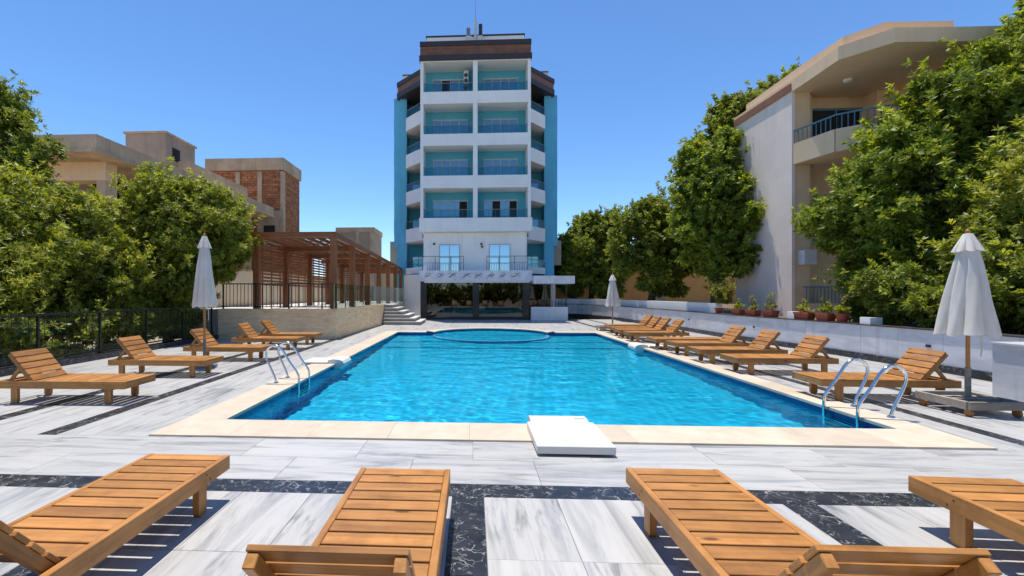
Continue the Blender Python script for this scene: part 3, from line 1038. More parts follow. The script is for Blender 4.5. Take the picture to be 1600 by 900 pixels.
# terrace railings
rl = thing('terrace_railing', 'dark metal bar railing along the front of the terrace', 'railing', (-7.2, 16.4, TZ))
part('top_rail', MB().box(-9.45, -5.2, 16.38, 16.42, 2.02, 2.06), 'black_metal', rl)
part('bottom_rail', MB().box(-9.45, -5.2, 16.385, 16.415, 1.17, 1.2), 'black_metal', rl)
x = -9.4
k = 0
while x < -5.2:
    part('baluster', MB().box(x - 0.008, x + 0.008, 16.392, 16.408, 1.2, 2.02), 'black_metal', rl)
    if k % 9 == 0:
        part('post', MB().box(x - 0.025, x + 0.025, 16.425, 16.46, TZ + 0.03, 2.06), 'black_metal', rl)
    x += 0.14; k += 1
gr = thing('terrace_glass_rail', 'frameless clear glass balustrade along the pool side of the terrace', 'railing', (-5.1, 22, TZ))
yy = 16.5
while yy < 32.5:
    xx = -5.16 + (yy - 16.5) * 0.012
    part('glass_pane', MB().beam((xx, yy, TZ + 0.5), (xx + 0.016, yy + 1.32, TZ + 0.5), 0.012, 0.94), 'clear_glass', gr)
    part('clamp', MB().box(xx - 0.02, xx + 0.02, yy - 0.06, yy - 0.01, TZ, TZ + 0.95), 'steel', gr)
    yy += 1.4
# cream wall behind the pergola
cw = thing('cream_boundary_wall', 'cream rendered wall behind the pergola terrace', 'wall', (-11.5, 26, 0))
part('wall', MB().box(-11.2, -10.95, 16.7, 38, 0.0, 2.75), 'cream', cw)
part('wall_cap', MB().box(-11.25, -10.9, 16.65, 38, 2.751, 2.83), 'concrete', cw)
part('pier', MB().box(-11.3, -10.85, 16.5, 16.699, 0.0, 3.0), 'cream', cw)

# ------------------------------------------------------------------ turquoise hotel
FY = 29.0
ho = thing('hotel_tower', 'seven storey turquoise and white hotel with stacked balconies facing the pool', 'building', (0.15, 33, 0))
MC = 0.15
BX0, BX1 = -3.42, 3.72
def win(x0, x1, z0, z1, y, n, parent, mat='window_glass', fr=0.05, face=None):
    """window in a wall facing -y: frame, mullions and one pane per light"""
    f = MB()
    f.box(x0, x1, y - 0.05, y - 0.004, z1 - fr, z1)
    f.box(x0, x1, y - 0.05, y - 0.004, z0, z0 + fr)
    for i in range(n + 1):
        xc = x0 + (x1 - x0) * i / n
        a = max(x0, xc - fr / 2); b = min(x1, xc + fr / 2)
        if i == 0: b = x0 + fr
        if i == n: a = x1 - fr
        f.box(a, b, y - 0.049, y - 0.005, z0 + fr, z1 - fr)
    o = part('window', f, 'frame_metal', parent)
    for i in range(n):
        xa = x0 + (x1 - x0) * i / n + fr / 2
        xb = x0 + (x1 - x0) * (i + 1) / n - fr / 2
        dy = 0.0 if i % 2 else 0.008
        if mat == 'window_glass' and random.random() < 0.13:
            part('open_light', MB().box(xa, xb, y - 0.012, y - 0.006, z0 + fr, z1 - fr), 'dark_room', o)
            continue
        part('pane', MB().box(xa, xb, y - 0.03 + dy, y - 0.022 + dy, z0 + fr, z1 - fr), mat, o)
    return o
# core volumes
part('core_wall', MB().box(BX0 + 0.1, BX1 - 0.1, 30.42, 42, 5.7, 17.9), 'teal', ho)
part('wing_core', MB().box(-5.9, BX0 + 0.1, 34.6, 42, 0, 17.2), 'teal', ho)
part('wing_core', MB().box(BX1 - 0.1, 6.2, 34.6, 42, 0, 17.2), 'teal', ho)
ptop = [14.78, 12.04, 9.33, 6.57]
pbot = [14.0, 11.28, 8.53, 5.7]
for i in range(4):
    ext = 0.07 if i == 3 else 0.0
    part('balcony_parapet', MB().box(BX0 - ext, BX1 + ext, FY - (0.1 if i == 3 else 0.0), FY + 0.14, pbot[i], ptop[i]), 'white', ho)
    part('balcony_slab', MB().box(BX0 + 0.02, BX1 - 0.02, FY + 0.141, 30.419, pbot[i] + 0.003, pbot[i] + 0.16), 'white', ho)
    zu = 16.72 if i == 0 else pbot[i - 1]
    for (xa, xb) in ((BX0, BX0 + 0.2), (0.0, 0.3), (BX1 - 0.2, BX1)):
        part('pier', MB().box(xa, xb, FY + 0.02, 30.41, ptop[i] + (0.0 if xa != 0.0 else 0.0), zu) if xa != 0.0 else MB().box(xa, xb, FY + 0.02, FY + 0.5, ptop[i], zu), 'white', ho)
    for (xa, xb, wa, wb, n) in ((BX0 + 0.21, -0.01, -2.72, -0.35, 4), (0.31, BX1 - 0.21, 0.72, 3.0, 4)):
        r_ = part('balcony_rail', MB().box(xa, xb, FY + 0.05, FY + 0.09, ptop[i] + 0.54, ptop[i] + 0.58), 'grey_metal', ho)
        for q in range(7):
            xq = xa + (xb - xa) * (q + 0.5) / 7
            part('rail_post', MB().box(xq - 0.012, xq + 0.012, FY + 0.058, FY + 0.082, ptop[i], ptop[i] + 0.54), 'grey_metal', r_)
        part('rail_glass', MB().box(xa + 0.02, xb - 0.02, FY + 0.04, FY + 0.048, ptop[i] + 0.03, ptop[i] + 0.53), 'rail_glass', r_)
        win(wa, wb, pbot[i] + 0.165, ptop[i] + 1.4, 30.415, n, ho)
        # curtain strip / darker reveal
        part('window_lintel', MB().box(wa - 0.06, wb + 0.06, 30.38, 30.417, ptop[i] + 1.402, ptop[i] + 1.46), 'frame_metal', ho)
    # partition between the bays, teal
    part('partition', MB().box(0.08, 0.22, FY + 0.501, 30.41, pbot[i] + 0.17, zu - 0.001), 'teal', ho)
# roof edge
part('roof_slab', MB().box(BX0, BX1, FY, 31, 16.72, 16.86), 'white', ho)
part('cornice_band', MB().box(BX0 - 0.06, BX1 + 0.06, FY - 0.14, 31.2, 16.78, 17.1), 'charcoal', ho)
cl = part('cornice_cladding', MB().box(BX0, BX1, FY - 0.06, 31.1, 17.101, 17.7), 'brown_clad', ho)
for xq in (-2.9, -1.65, 0.4, 2.5):
    part('joint', MB().box(xq - 0.008, xq + 0.008, FY - 0.064, FY - 0.055, 17.102, 17.7), 'charcoal', cl)
part('cornice_band', MB().box(BX0 - 0.02, BX1 + 0.02, FY - 0.12, 31.2, 17.701, 18.0), 'charcoal', ho)
part('roof_parapet', MB().box(-3.25, 3.55, 31.3, 40, 17.5, 19.62), 'white', ho)
part('roof_coping', MB().box(-3.3, 3.6, 31.25, 40, 19.621, 19.72), 'charcoal', ho)
# antennas
def antenna(x, zb, zt_, r, mat, wd):
    part('antenna', MB().cyl(x, 31.0, zb, zt_, r, None, 10), mat, ho)
antenna(0.17, 18.0, 20.6, 0.1, 'ac', 0)
antenna(-0.32, 18.9, 20.0, 0.13, 'grey_metal', 0)
antenna(0.52, 18.9, 20.25, 0.13, 'charcoal', 0)
part('antenna_box', MB().box(-0.5, -0.12, 30.8, 31.1, 18.3, 19.4), 'ac', ho)
part('antenna_box', MB().box(0.3, 0.66, 30.8, 31.1, 18.3, 19.4), 'ac', ho)
part('antenna_mast', MB().cyl(0.17, 31.0, 20.6, 22.2, 0.015, 0.008, 6), 'grey_metal', ho)
# air conditioner on the top floor
acu = part('air_conditioner', MB().box(-0.62, -0.3, 29.75, 30.25, 15.6, 16.5), 'ac', ho)
part('fan_grille', MB().tube([(-0.46, 29.745, 16.18), (-0.46, 29.73, 16.18)], 0.13, 16), 'charcoal', acu)
part('fan_grille', MB().tube([(-0.46, 29.745, 15.82), (-0.46, 29.73, 15.82)], 0.13, 16), 'charcoal', acu)
# wings, mirrored about the middle
def mx_(x, s): return x if s < 0 else 2 * MC - x
for s in (-1, 1):
    def bx(xa, xb, *a):
        xa, xb = sorted((mx_(xa, s), mx_(xb, s)))
        return MB().box(xa, xb, *a)
    def pr_(poly, z0, z1):
        pp = [(mx_(x, s), y) for x, y in poly]
        if s > 0: pp = pp[::-1]
        return MB().prism(pp, z0, z1)
    part('side_wall', bx(BX0 + 0.1, BX0 + 0.101 + 0.2, 30.43, 34.6, 2.9, 17.0), 'white', ho)
    part('pilaster', bx(-5.95, -5.45, 33.6, 42, 5.2, 16.4), 'blue_paint', ho)
    part('pilaster', bx(-5.449, -4.95, 33.35, 42, 2.9, 16.25), 'blue_paint', ho)
    part('pilaster', bx(-5.7, -5.45, 33.601, 42, 2.9, 5.199), 'blue_paint', ho)
    # chamfered balconies
    P0, P1, P2 = (-3.55, 31.3), (-4.95, 32.9), (-4.95, 33.34)
    for lv, zz in enumerate((14.62, 11.9, 9.15, 6.4, 3.55)):
        hgt = 0.95 if lv < 4 else 0.45
        poly = [P0, (-3.42, 31.3), (-3.42, 34.55), (-4.949, 34.55), P1]
        part('wing_slab', pr_(poly, zz - hgt, zz - hgt + 0.15), 'white', ho)
        dx, dy = P1[0] - P0[0], P1[1] - P0[1]
        L_ = math.hypot(dx, dy)
        nx, ny = -dy / L_ * 0.1, dx / L_ * 0.1
        band = [P0, (P0[0] - nx * 0 + 0.0, P0[1] + 0.14), (P1[0] + 0.0, P1[1] + 0.14), P1]
        part('wing_parapet', pr_([P0, P1, (P1[0], P1[1] + 0.14), (P0[0], P0[1] + 0.14)][::-1], zz - hgt + 0.151, zz), 'white', ho)
        a = (mx_(P0[0], s), P0[1] + 0.07, zz + 0.27); b = (mx_(P1[0], s), P1[1] + 0.07, zz + 0.27)
        part('wing_rail_glass', MB().beam(a, b, 0.012, 0.5), 'rail_glass', ho)
        a = (a[0], a[1], zz + 0.55); b = (b[0], b[1], zz + 0.55)
        part('wing_rail', MB().beam(a, b, 0.04, 0.04), 'grey_metal', ho)
        # glazed door at the back of the balcony
        xa, xb = sorted((mx_(-4.7, s), mx_(-3.7, s)))
        win(xa, xb, zz - hgt + 0.16, zz + 1.0, 34.595, 2, ho)
    poly = [P0, P1, (-5.6, 33.2), (-5.6, 33.34), (-3.42, 33.34), (-3.42, 31.3)]
    q0, q1, q2 = (-3.42, 31.0), (-5.62, 33.25), (-5.62, 36)
    for (za, zb, off, mt) in ((16.25, 16.62, 0.06, 'charcoal'), (16.621, 17.1, 0.0, 'brown_clad'), (17.101, 17.4, 0.06, 'charcoal')):
        pl = [(q0[0], q0[1] - off), (q0[0], 36), (q2[0], 36), (q1[0] - off, q1[1] - off)]
        part('wing_cornice', pr_(pl[::-1] if s < 0 else pl[::-1], za, zb), mt, ho)
    part('wing_roof_parapet', bx(-5.4, -3.4, 34.5, 41, 17.3, 18.55), 'white', ho)
    part('wing_roof_coping', bx(-5.45, -3.38, 34.45, 41, 18.551, 18.64), 'brown_clad', ho)
    # little balconies on the outer flanks
    for zz in (14.6, 12.0, 9.2, 6.6):
        part('flank_balcony', bx(-6.3, -5.951, 35.5, 38.5, zz - 0.15, zz + 0.95), 'beige_light', ho)
    part('flank_block', bx(-6.55, -5.951, 35.2, 38.8, 3.9, 5.8), 'beige_light', ho)
# first floor
part('first_floor_wall', MB().box(BX0 + 0.16, BX1 - 0.2, 29.45, 34.5, 2.9, 5.69), 'white', ho)
for xa, xb in ((-2.22, -0.86), (1.05, 2.44)):
    win(xa, xb, 3.12, 4.92, 29.445, 2, ho, 'mirror_glass', 0.06)
for xa, xb in ((-3.3, -0.6), (0.88, 3.5)):
    b = part('balcony_railing', MB().box(xa, xb, 28.97, 29.0, 4.08, 4.11), 'black_metal', ho)
    part('lower_rail', MB().box(xa, xb, 28.975, 28.995, 3.66, 3.68), 'black_metal', b)
    n = 16
    for q in range(n + 1):
        xq = xa + 0.012 + (xb - xa - 0.024) * q / n
        big = q in (0, 5, 11, n)
        r_ = 0.014 if big else 0.007
        part('baluster', MB().box(xq - r_, xq + r_, 28.985 - r_, 28.985 + r_, 3.17, 4.079 if big else 3.66), 'black_metal', b)
for x, z in ((-2.55, 4.95), (0.55, 4.93), (0.6, 4.75)):
    part('wall_lamp', MB().box(x - 0.06, x + 0.06, 29.36, 29.449, z - 0.06, z + 0.06), 'charcoal', ho)
part('downpipe', MB().cyl(3.45, 29.42, 3.0, 5.6, 0.035, None, 8), 'white', ho)
# marble fascia with painted swirls
M['fascia'] = None
t = NT('grey_veined_fascia'); n1 = t.noise(t.obj(), 1.6, 6, 0.65, 1.5)
t.col(t.ramp(n1, [(0.3, (0.55, 0.56, 0.62)), (0.6, (0.78, 0.78, 0.8))])); t.rough(0.35); M['fascia'] = t.m
fa = part('fascia', MB().box(BX0 - 0.02, BX1 + 0.04, 28.62, 29.44, 2.47, 3.16), 'fascia', ho)
part('fascia_soffit', MB().box(BX0 + 0.3, BX1 - 0.1, 28.7, 29.3, 2.38, 2.469), 'white', ho)
rs = random.Random(4)
for i in range(8):
    xc = -2.85 + i * 0.8 + rs.uniform(-0.08, 0.08)
    m = MB()
    sw = rs.uniform(1.1, 1.5)
    for k in range(3):
        pts = []
        for q in range(9):
            f = q / 8
            pts.append((xc + sw * (-0.22 + 0.42 * f + 0.05 * math.sin(5 * f + k + i)), 28.617, 2.68 + 0.1 * k * (1 - f) + 0.3 * f * (1 if k != 1 else 0.4) + 0.05 * math.sin(7 * f + 2 * k + i)))
        m.tube(pts, [0.005 + 0.022 * math.sin(math.pi * q / 8) * (1.2 if k == 0 else 0.55) for q in range(9)], 6)
    part('painted_swirl', m, 'grey_metal', fa)
# shop front
for xa, xb in ((BX0 + 0.02, -3.0), (-0.02, 0.4), (3.2, 3.64)):
    part('granite_pillar', MB().box(xa, xb, 28.9, 29.4, 0, 2.379 if xa > -1 and xa < 1 else 2.468), 'black_granite', ho)
for xa, xb in ((-2.999, -0.021), (0.401, 3.199)):
    part('shop_glass', MB().box(xa, xb, 29.1, 29.112, 0.13, 2.37), 'shop_glass', ho)
    part('shop_sill', MB().box(xa, xb, 29.02, 29.2, 0, 0.128), 'charcoal', ho)
    part('shop_mullion', MB().box((xa + xb) / 2 - 0.012, (xa + xb) / 2 + 0.012, 29.113, 29.15, 0.13, 2.37), 'charcoal', ho)
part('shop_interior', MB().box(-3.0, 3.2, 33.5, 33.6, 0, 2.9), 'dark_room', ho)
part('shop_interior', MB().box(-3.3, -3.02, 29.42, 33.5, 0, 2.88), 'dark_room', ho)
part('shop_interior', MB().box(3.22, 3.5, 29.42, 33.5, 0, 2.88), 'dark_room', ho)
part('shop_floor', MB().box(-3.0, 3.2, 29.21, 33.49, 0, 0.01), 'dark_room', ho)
part('lower_wing_wall', MB().prism([(-4.72, 30.6), (-3.43, 29.35), (-3.43, 33.5), (-4.72, 33.5)], 0, 2.95), 'white', ho)
part('lower_wing_wall', MB().box(3.73, 5.75, 31.6, 34, 0, 2.95), 'white', ho)
# side kiosk with canopy
part('kiosk_canopy', MB().box(3.77, 6.3, 28.1, 30.6, 2.3, 2.78), 'fascia', ho)
part('kiosk_counter', MB().box(3.66, 5.95, 28.45, 28.65, 0, 0.84), 'white', ho)
for xq in (4.55, 5.9):
    part('kiosk_post', MB().box(xq - 0.03, xq + 0.03, 28.66, 28.72, 0, 2.299), 'charcoal', ho)
for q in range(5):
    xq = 5.0 + q * 0.2
    part('kiosk_bar', MB().box(xq - 0.012, xq + 0.012, 28.6, 28.63, 0.841, 1.25), 'black_metal', ho)
part('kiosk_back_glass', MB().box(3.7, 5.2, 30.3, 30.32, 0.1, 2.29), 'shop_glass', ho)
part('kiosk_door_frame', MB().box(5.2, 5.32, 30.25, 30.35, 0, 2.29), 'frame_metal', ho)
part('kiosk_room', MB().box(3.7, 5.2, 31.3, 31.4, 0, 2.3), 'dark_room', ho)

# ------------------------------------------------------------------ unfinished concrete building on the left
lb = thing('concrete_building', 'unfinished beige concrete building with wide roof slab behind the left trees', 'building', (-24, 30, 0))
part('roof_slab', MB().prism([(-32, 21.6), (-18.9, 21.6), (-18.6, 41), (-32, 41)], 8.95, 9.7), 'concrete', lb)
part('roof_lip', MB().prism([(-32, 21.5), (-18.85, 21.5), (-18.5, 41.1), (-32, 41.1)], 8.8, 8.949), 'concrete', lb)
part('beam', MB().box(-31, -19.8, 23.2, 24.0, 7.8, 8.799), 'beige', lb)
part('wall', MB().box(-31, -22.4, 23.25, 26.9, 0, 7.799), 'concrete', lb)
part('column', MB().box(-20.3, -19.8, 23.2, 24, 0, 7.799), 'concrete', lb)
part('column', MB().box(-20.4, -19.8, 31, 31.6, 0, 8.79), 'concrete', lb)
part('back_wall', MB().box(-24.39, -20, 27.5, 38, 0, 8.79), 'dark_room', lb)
part('side_wall', MB().box(-20, -19.7, 31.61, 39, 0, 8.79), 'concrete', lb)
part('stair_head', MB().box(-24.3, -21.4, 30.2, 33.5, 9.701, 12.85), 'grey_concrete', lb)
part('stair_head_cap', MB().box(-24.4, -21.3, 30.1, 33.6, 12.851, 13.0), 'concrete', lb)
wn = part('stair_head_window', MB().box(-21.41, -21.37, 30.9, 31.7, 11.2, 12.1), 'dark_room', lb)
part('roof_wall', MB().box(-21.39, -20.6, 31.5, 40, 9.701, 11.3), 'concrete', lb)
tb = thing('brick_tower', 'unfinished tower block of red brick infill between concrete columns', 'building', (-22, 44, 0))
part('core', MB().box(-25.6, -18.2, 42.0, 46.2, 0, 13.6), 'brick', tb)
part('roof_beam', MB().box(-25.75, -18.05, 41.85, 46.35, 13.5, 14.65), 'concrete', tb)
for xa in (-25.75, -22.75, -20.6, -18.35):
    part('column', MB().box(xa, xa + (0.3 if xa > -19 else 0.42), 41.9, 42.3, 0, 13.349), 'concrete', tb)
part('plaster_panel', MB().box(-20.3, -18.3, 41.93, 41.999, 4.5, 9.6), 'concrete', tb)
part('opening', MB().box(-20.0, -18.9, 41.9, 41.929, 6.6, 8.2), 'dark_room', tb)
part('lower_block', MB().box(-19.8, -15.5, 40.0, 41.8, 0, 5.8), 'brick', tb)
gb = thing('grey_block_house', 'small grey brown concrete block seen above the far end of the pergola', 'building', (-13, 52, 0))
part('walls', MB().box(-15.4, -11.2, 50, 54.5, 0, 8.6), 'grey_concrete', gb)
part('roof_edge', MB().box(-15.5, -11.1, 49.9, 54.6, 8.601, 9.15), 'concrete', gb)
for xa in (-15.45, -13.2, -11.6):
    part('column', MB().box(xa, xa + 0.4, 49.88, 49.999, 0, 8.6), 'concrete', gb)
ob = thing('low_beige_house', 'low beige house between the pergola end and the hotel', 'building', (-9, 55, 0))
part('walls', MB().box(-11.0, -7.8, 53, 58, 0, 4.7), 'beige', ob)
part('roof_edge', MB().box(-11.1, -7.7, 52.9, 58.1, 4.701, 5.2), 'concrete', ob)
part('window', MB().box(-9.2, -8.4, 52.97, 52.999, 2.6, 4.1), 'dark_room', ob)

# ------------------------------------------------------------------ beige apartment house on the right
rb = thing('beige_apartment_house', 'beige apartment house with pale windowless flank and chamfered roof at the right', 'building', (18, 22, 0))
RX, RY = 12.0, 17.5
part('flank_wall', MB().box(RX, RX + 0.12, RY, 21.1, 0, 9.3), 'pink_white', rb)
part('flank_cap', MB().box(RX - 0.05, RX + 0.32, RY, 21.15, 9.301, 9.6), 'terracotta_trim', rb)
part('corner_wall', MB().box(RX + 0.121, 12.7, RY + 0.05, RY + 0.35, 0, 9.28), 'beige', rb)
part('rear_wall', MB().box(RX + 0.3, 26, 18.1, 21.1, 0, 9.28), 'beige', rb)
part('return_wall', MB().box(12.7, 13.0, 17.85, 18.099, 0, 9.28), 'beige', rb)
part('front_wall', MB().box(15.1, 26, 17.55, 18.099, 0, 9.28), 'beige', rb)
# roof slab with chamfered corners
roof = [(RX - 0.02, 21.2), (RX - 0.02, 17.0), (11.88, 15.2), (12.75, 14.2), (14.6, 14.25), (26, 14.4), (26, 21.2)]
part('roof_slab', MB().prism(roof, 9.28, 9.72), 'beige', rb)
roof2 = [(12.4, 21), (12.3, 17.2), (12.34, 15.6), (13.0, 14.8), (15.1, 14.85), (15.1, 21)]
part('roof_parapet', MB().prism(roof2, 9.721, 10.25), 'beige', rb)
part('ceiling_lamp', MB().cyl(13.3, 16.6, 9.2, 9.279, 0.12, 0.14, 14), 'white', rb)
# balconies: plan polygon, solid parapet, bar railing
bal = [(RX + 0.08, 17.5), (12.42, 16.0), (13.3, 15.3), (17.5, 15.1), (17.5, 17.55), (RX + 0.3, 17.55)]
def balcony(zf, ph, rail):
    part('balcony_slab', MB().prism(bal, zf - 0.25, zf), 'beige', rb)
    for a, b in zip(bal[:3], bal[1:4]):
        a = Vector(a); b = Vector(b)
        part('balcony_parapet', MB().beam((a.x, a.y, zf + ph / 2 - 0.13), (b.x, b.y, zf + ph / 2 - 0.13), 0.12, ph + 0.27), 'beige', rb)
        L_ = (b - a).length
        r_ = part('balcony_railing', MB().beam((a.x, a.y, zf + ph + rail), (b.x, b.y, zf + ph + rail), 0.05, 0.05), 'blue_rail', rb)
        n = int(L_ / 0.16)
        for q in range(n + 1):
            p = a.lerp(b, q / n)
            part('baluster', MB().box(p.x - 0.012, p.x + 0.012, p.y - 0.012, p.y + 0.012, zf + ph, zf + ph + rail - 0.025), 'blue_rail', rb)
balcony(6.8, 0.5, 0.5)
part('balcony_door', MB().box(13.1, 14.9, 18.05, 18.099, 6.8, 8.75), 'dark_room', rb)
part('door_frame', MB().box(13.03, 15.0, 18.02, 18.099, 8.751, 8.84), 'blue_rail', rb)
part('window_frame', MB().box(13.1, 14.9, 18.04, 18.099, 3.6, 5.5), 'blue_rail', rb)
part('mullion', MB().box(13.97, 14.03, 18.0, 18.049, 6.8, 8.75), 'blue_rail', rb)
part('ground_balcony', MB().box(RX + 0.31, 16.39, 17.2, 17.49, 0.6, 1.32), 'beige', rb)
r_ = part('ground_railing', MB().box(RX + 0.31, 16.39, 17.3, 17.35, 1.9, 1.95), 'blue_rail', rb)
x = RX + 0.4
while x < 14.6:
    part('baluster', MB().box(x - 0.012, x + 0.012, 17.31, 17.335, 1.32, 1.9), 'blue_rail', rb)
    x += 0.13
part('air_conditioner', MB().box(12.25, 12.68, 17.2, 17.549, 2.75, 3.3), 'ac', rb)

# ochre building in the background
oc = thing('ochre_house', 'ochre rendered house wall glimpsed under the far right trees', 'building', (16, 41, 0))
part('walls', MB().box(6.9, 24, 40, 46, 0, 3.9), 'ochre', oc)
part('roof_edge', MB().box(6.8, 24.1, 39.9, 46.1, 3.901, 4.15), 'beige', oc)
part('doorway', MB().box(15.8, 16.7, 39.96, 39.999, 0.6, 2.6), 'grey_concrete', oc)

# ------------------------------------------------------------------ right retaining wall, terrace, planters
rw = thing('planter_retaining_wall', 'low white marble clad retaining wall along the right of the deck', 'wall', (9.8, 18, 0))
path = [(9.98, 7.35), (9.95, 10.0), (9.93, 12.0), (9.85, 13.8), (9.66, 15.6), (9.56, 17.5), (9.54, 20), (9.53, 22.4), (9.38, 25), (9.2, 28), (8.95, 30.4), (8.5, 32.6), (7.8, 34.1), (6.6, 35.0), (5.4, 35.3)]
WT = 0.87
def pts_along(path, step):
    P = [Vector((a, b, 0)) for a, b in path]
    out = [P[0]]
    for a, b in zip(P[:-1], P[1:]):
        n = max(1, round((b - a).length / step))
        for i in range(1, n + 1):
            out.append(a.lerp(b, i / n))
    return out
PW = pts_along(path, 1.25)
def offset(PW, d):
    out = []
    for i, p in enumerate(PW):
        t_ = (PW[min(i + 1, len(PW) - 1)] - PW[max(0, i - 1)]).normalized()
        out.append(p + Vector((t_.y, -t_.x, 0)) * d)
    return out
PB = offset(PW, 0.28); PS = offset(PW, -0.05)
t = NT('pale_wall_marble')
n1 = t.noise(t.obj((0.8, 0.8, 3.0), 17.0), 1.4, 6, 0.65, 1.0)
k_ = t.ramp(n1, [(0.3, (0.5, 0.51, 0.54)), (0.6, (0.66, 0.66, 0.68))])
n2 = t.noise(t.obj((3, 3, 0.3)), 1.0, 5, 0.7)
k_ = t.mix(t.ramp(n2, [(0.55, 0.0), (0.8, 0.5)]), k_, (0.3, 0.29, 0.28))
t.col(k_); t.rough(0.3, 0.4); M['wall_marble'] = t.m
for i in range(len(PW) - 1):
    a, b, c, d = PW[i], PW[i + 1], PB[i + 1], PB[i]
    e = (b - a) * 0.0025
    part('marble_panel', MB().prism([(a.x + e.x, a.y + e.y), (d.x, d.y), (c.x, c.y), (b.x - e.x, b.y - e.y)], 0.16, WT), 'wall_marble', rw)
sk = MB()
for i in range(len(PW) - 1):
    a, b, c, d = PS[i], PS[i + 1], PB[i + 1], PB[i]
    sk.prism([(a.x, a.y), (d.x, d.y), (c.x, c.y), (b.x, b.y)], -0.011, 0.159)
part('skirting', sk, 'black_marble', rw)
cp = MB()
PC = offset(PW, -0.03); PD = offset(PW, 0.34)
for i in range(len(PW) - 1):
    a, b, c, d = PC[i], PC[i + 1], PD[i + 1], PD[i]
    cp.prism([(a.x, a.y), (d.x, d.y), (c.x, c.y), (b.x, b.y)], WT + 0.001, WT + 0.025)
part('wall_cap', cp, 'charcoal', rw)
for i in range(2, len(PW) - 4, 4):
    p = (PS[i] + PW[i]) / 2 + Vector((0.02, 0.3, 0))
    part('spotlight', MB().box(p.x - 0.02, p.x + 0.06, p.y - 0.05, p.y + 0.05, 0.5, 0.56), 'charcoal', rw)
part('wall_pier', MB().box(9.95, 10.25, 11.75, 12.05, WT + 0.026, WT + 0.2), 'white', rw)
part('wall_pier', MB().box(9.9, 10.2, 14.35, 14.65, WT + 0.026, WT + 0.24), 'white', rw)
# upper tier
up = thing('upper_planter_wall', 'second white low wall stepping up behind the far part of the retaining wall', 'wall', (10, 25, WT))
UP = [p for p in PW if p.y > 17.6]
UA, UB = offset(UP, 0.36), offset(UP, 0.58)
for i in range(len(UP) - 1):
    a, b, c, d = UA[i], UA[i + 1], UB[i + 1], UB[i]
    part('wall_panel', MB().prism([(a.x, a.y), (d.x, d.y), (c.x, c.y), (b.x, b.y)], 0.5, 1.28), 'white', up)
# near pier block
nb = thing('white_corner_block', 'white marble clad low block at the right edge beside the parasol trolley', 'wall', (9, 6.5, 0))
part('block', MB().box(7.98, 9.9, 6.0, 7.3, 0.0, 0.9), 'wall_marble', nb)
part('block_cap', MB().box(7.95, 9.93, 5.97, 7.33, 0.901, 0.93), 'wall_marble', nb)
# planted ground behind the wall
tg = MB()
pl = [(p.x, p.y) for p in offset(PW, 0.2)]
tg.prism([(60, 7.4)] + [(60, 60), (5.4, 60)] + pl[::-1], -0.25, 0.8)
struct('planted_terrace_ground', tg, 'soil')

# ------------------------------------------------------------------ foliage
def leaf_mesh(name, pts, axes, k, ln, wd, rng, mat, tone, spread=0.12, tilt=(0.5, 1.35), jit=0.25):
    """k leaves in a whorl on every twig end"""
    n = len(pts)
    ref = np.where(np.abs(axes[:, 2:3]) < 0.9, np.array([[0, 0, 1.0]]), np.array([[1.0, 0, 0]]))
    u = np.cross(axes, ref); u /= np.linalg.norm(u, axis=1, keepdims=True)
    v = np.cross(axes, u)
    az = (np.arange(k)[None, :] * 2.399963 + rng.uniform(0, 6.28, (n, 1)) + rng.uniform(-jit, jit, (n, k)))
    ti = rng.uniform(tilt[0], tilt[1], (n, k))
    d = (np.cos(ti)[..., None] * axes[:, None, :] + np.sin(ti)[..., None] * (np.cos(az)[..., None] * u[:, None, :] + np.sin(az)[..., None] * v[:, None, :]))
    side = np.cross(d, axes[:, None, :] + 0.001)
    side /= np.linalg.norm(side, axis=2, keepdims=True) + 1e-9
    rl_ = rng.normal(0, 0.45, (n, k, 1))
    nr = np.cross(side, d)
    side = side * np.cos(rl_) + nr * np.sin(rl_)
    nr = np.cross(side, d)
    l = ln * rng.uniform(0.65, 1.15, (n, k, 1))
    b = pts[:, None, :] - axes[:, None, :] * rng.uniform(0, spread, (n, k, 1))
    wl = l * wd
    v0 = b
    v1 = b + d * l * 0.45 + side * wl - nr * wl * 0.25
    v2 = b + d * l - np.array([0, 0, 1.0]) * l * 0.12
    v3 = b + d * l * 0.45 - side * wl - nr * wl * 0.25
    V = np.stack([v0, v1, v2, v3], axis=2).reshape(-1, 3)
    nf = n * k
    me = bpy.data.meshes.new(name)
    me.vertices.add(nf * 4)
    me.vertices.foreach_set('co', V.astype(np.float32).ravel())
    me.loops.add(nf * 4)
    me.loops.foreach_set('vertex_index', np.arange(nf * 4, dtype=np.int32))
    me.polygons.add(nf)
    me.polygons.foreach_set('loop_start', np.arange(nf, dtype=np.int32) * 4)
    me.update()
    at = me.attributes.new('tone', 'FLOAT', 'FACE')
    tv = np.clip(tone[:, None] + rng.normal(0, 0.14, (n, k)), 0, 1)
    at.data.foreach_set('value', tv.astype(np.float32).ravel())
    me.materials.append(M[mat])
    return me
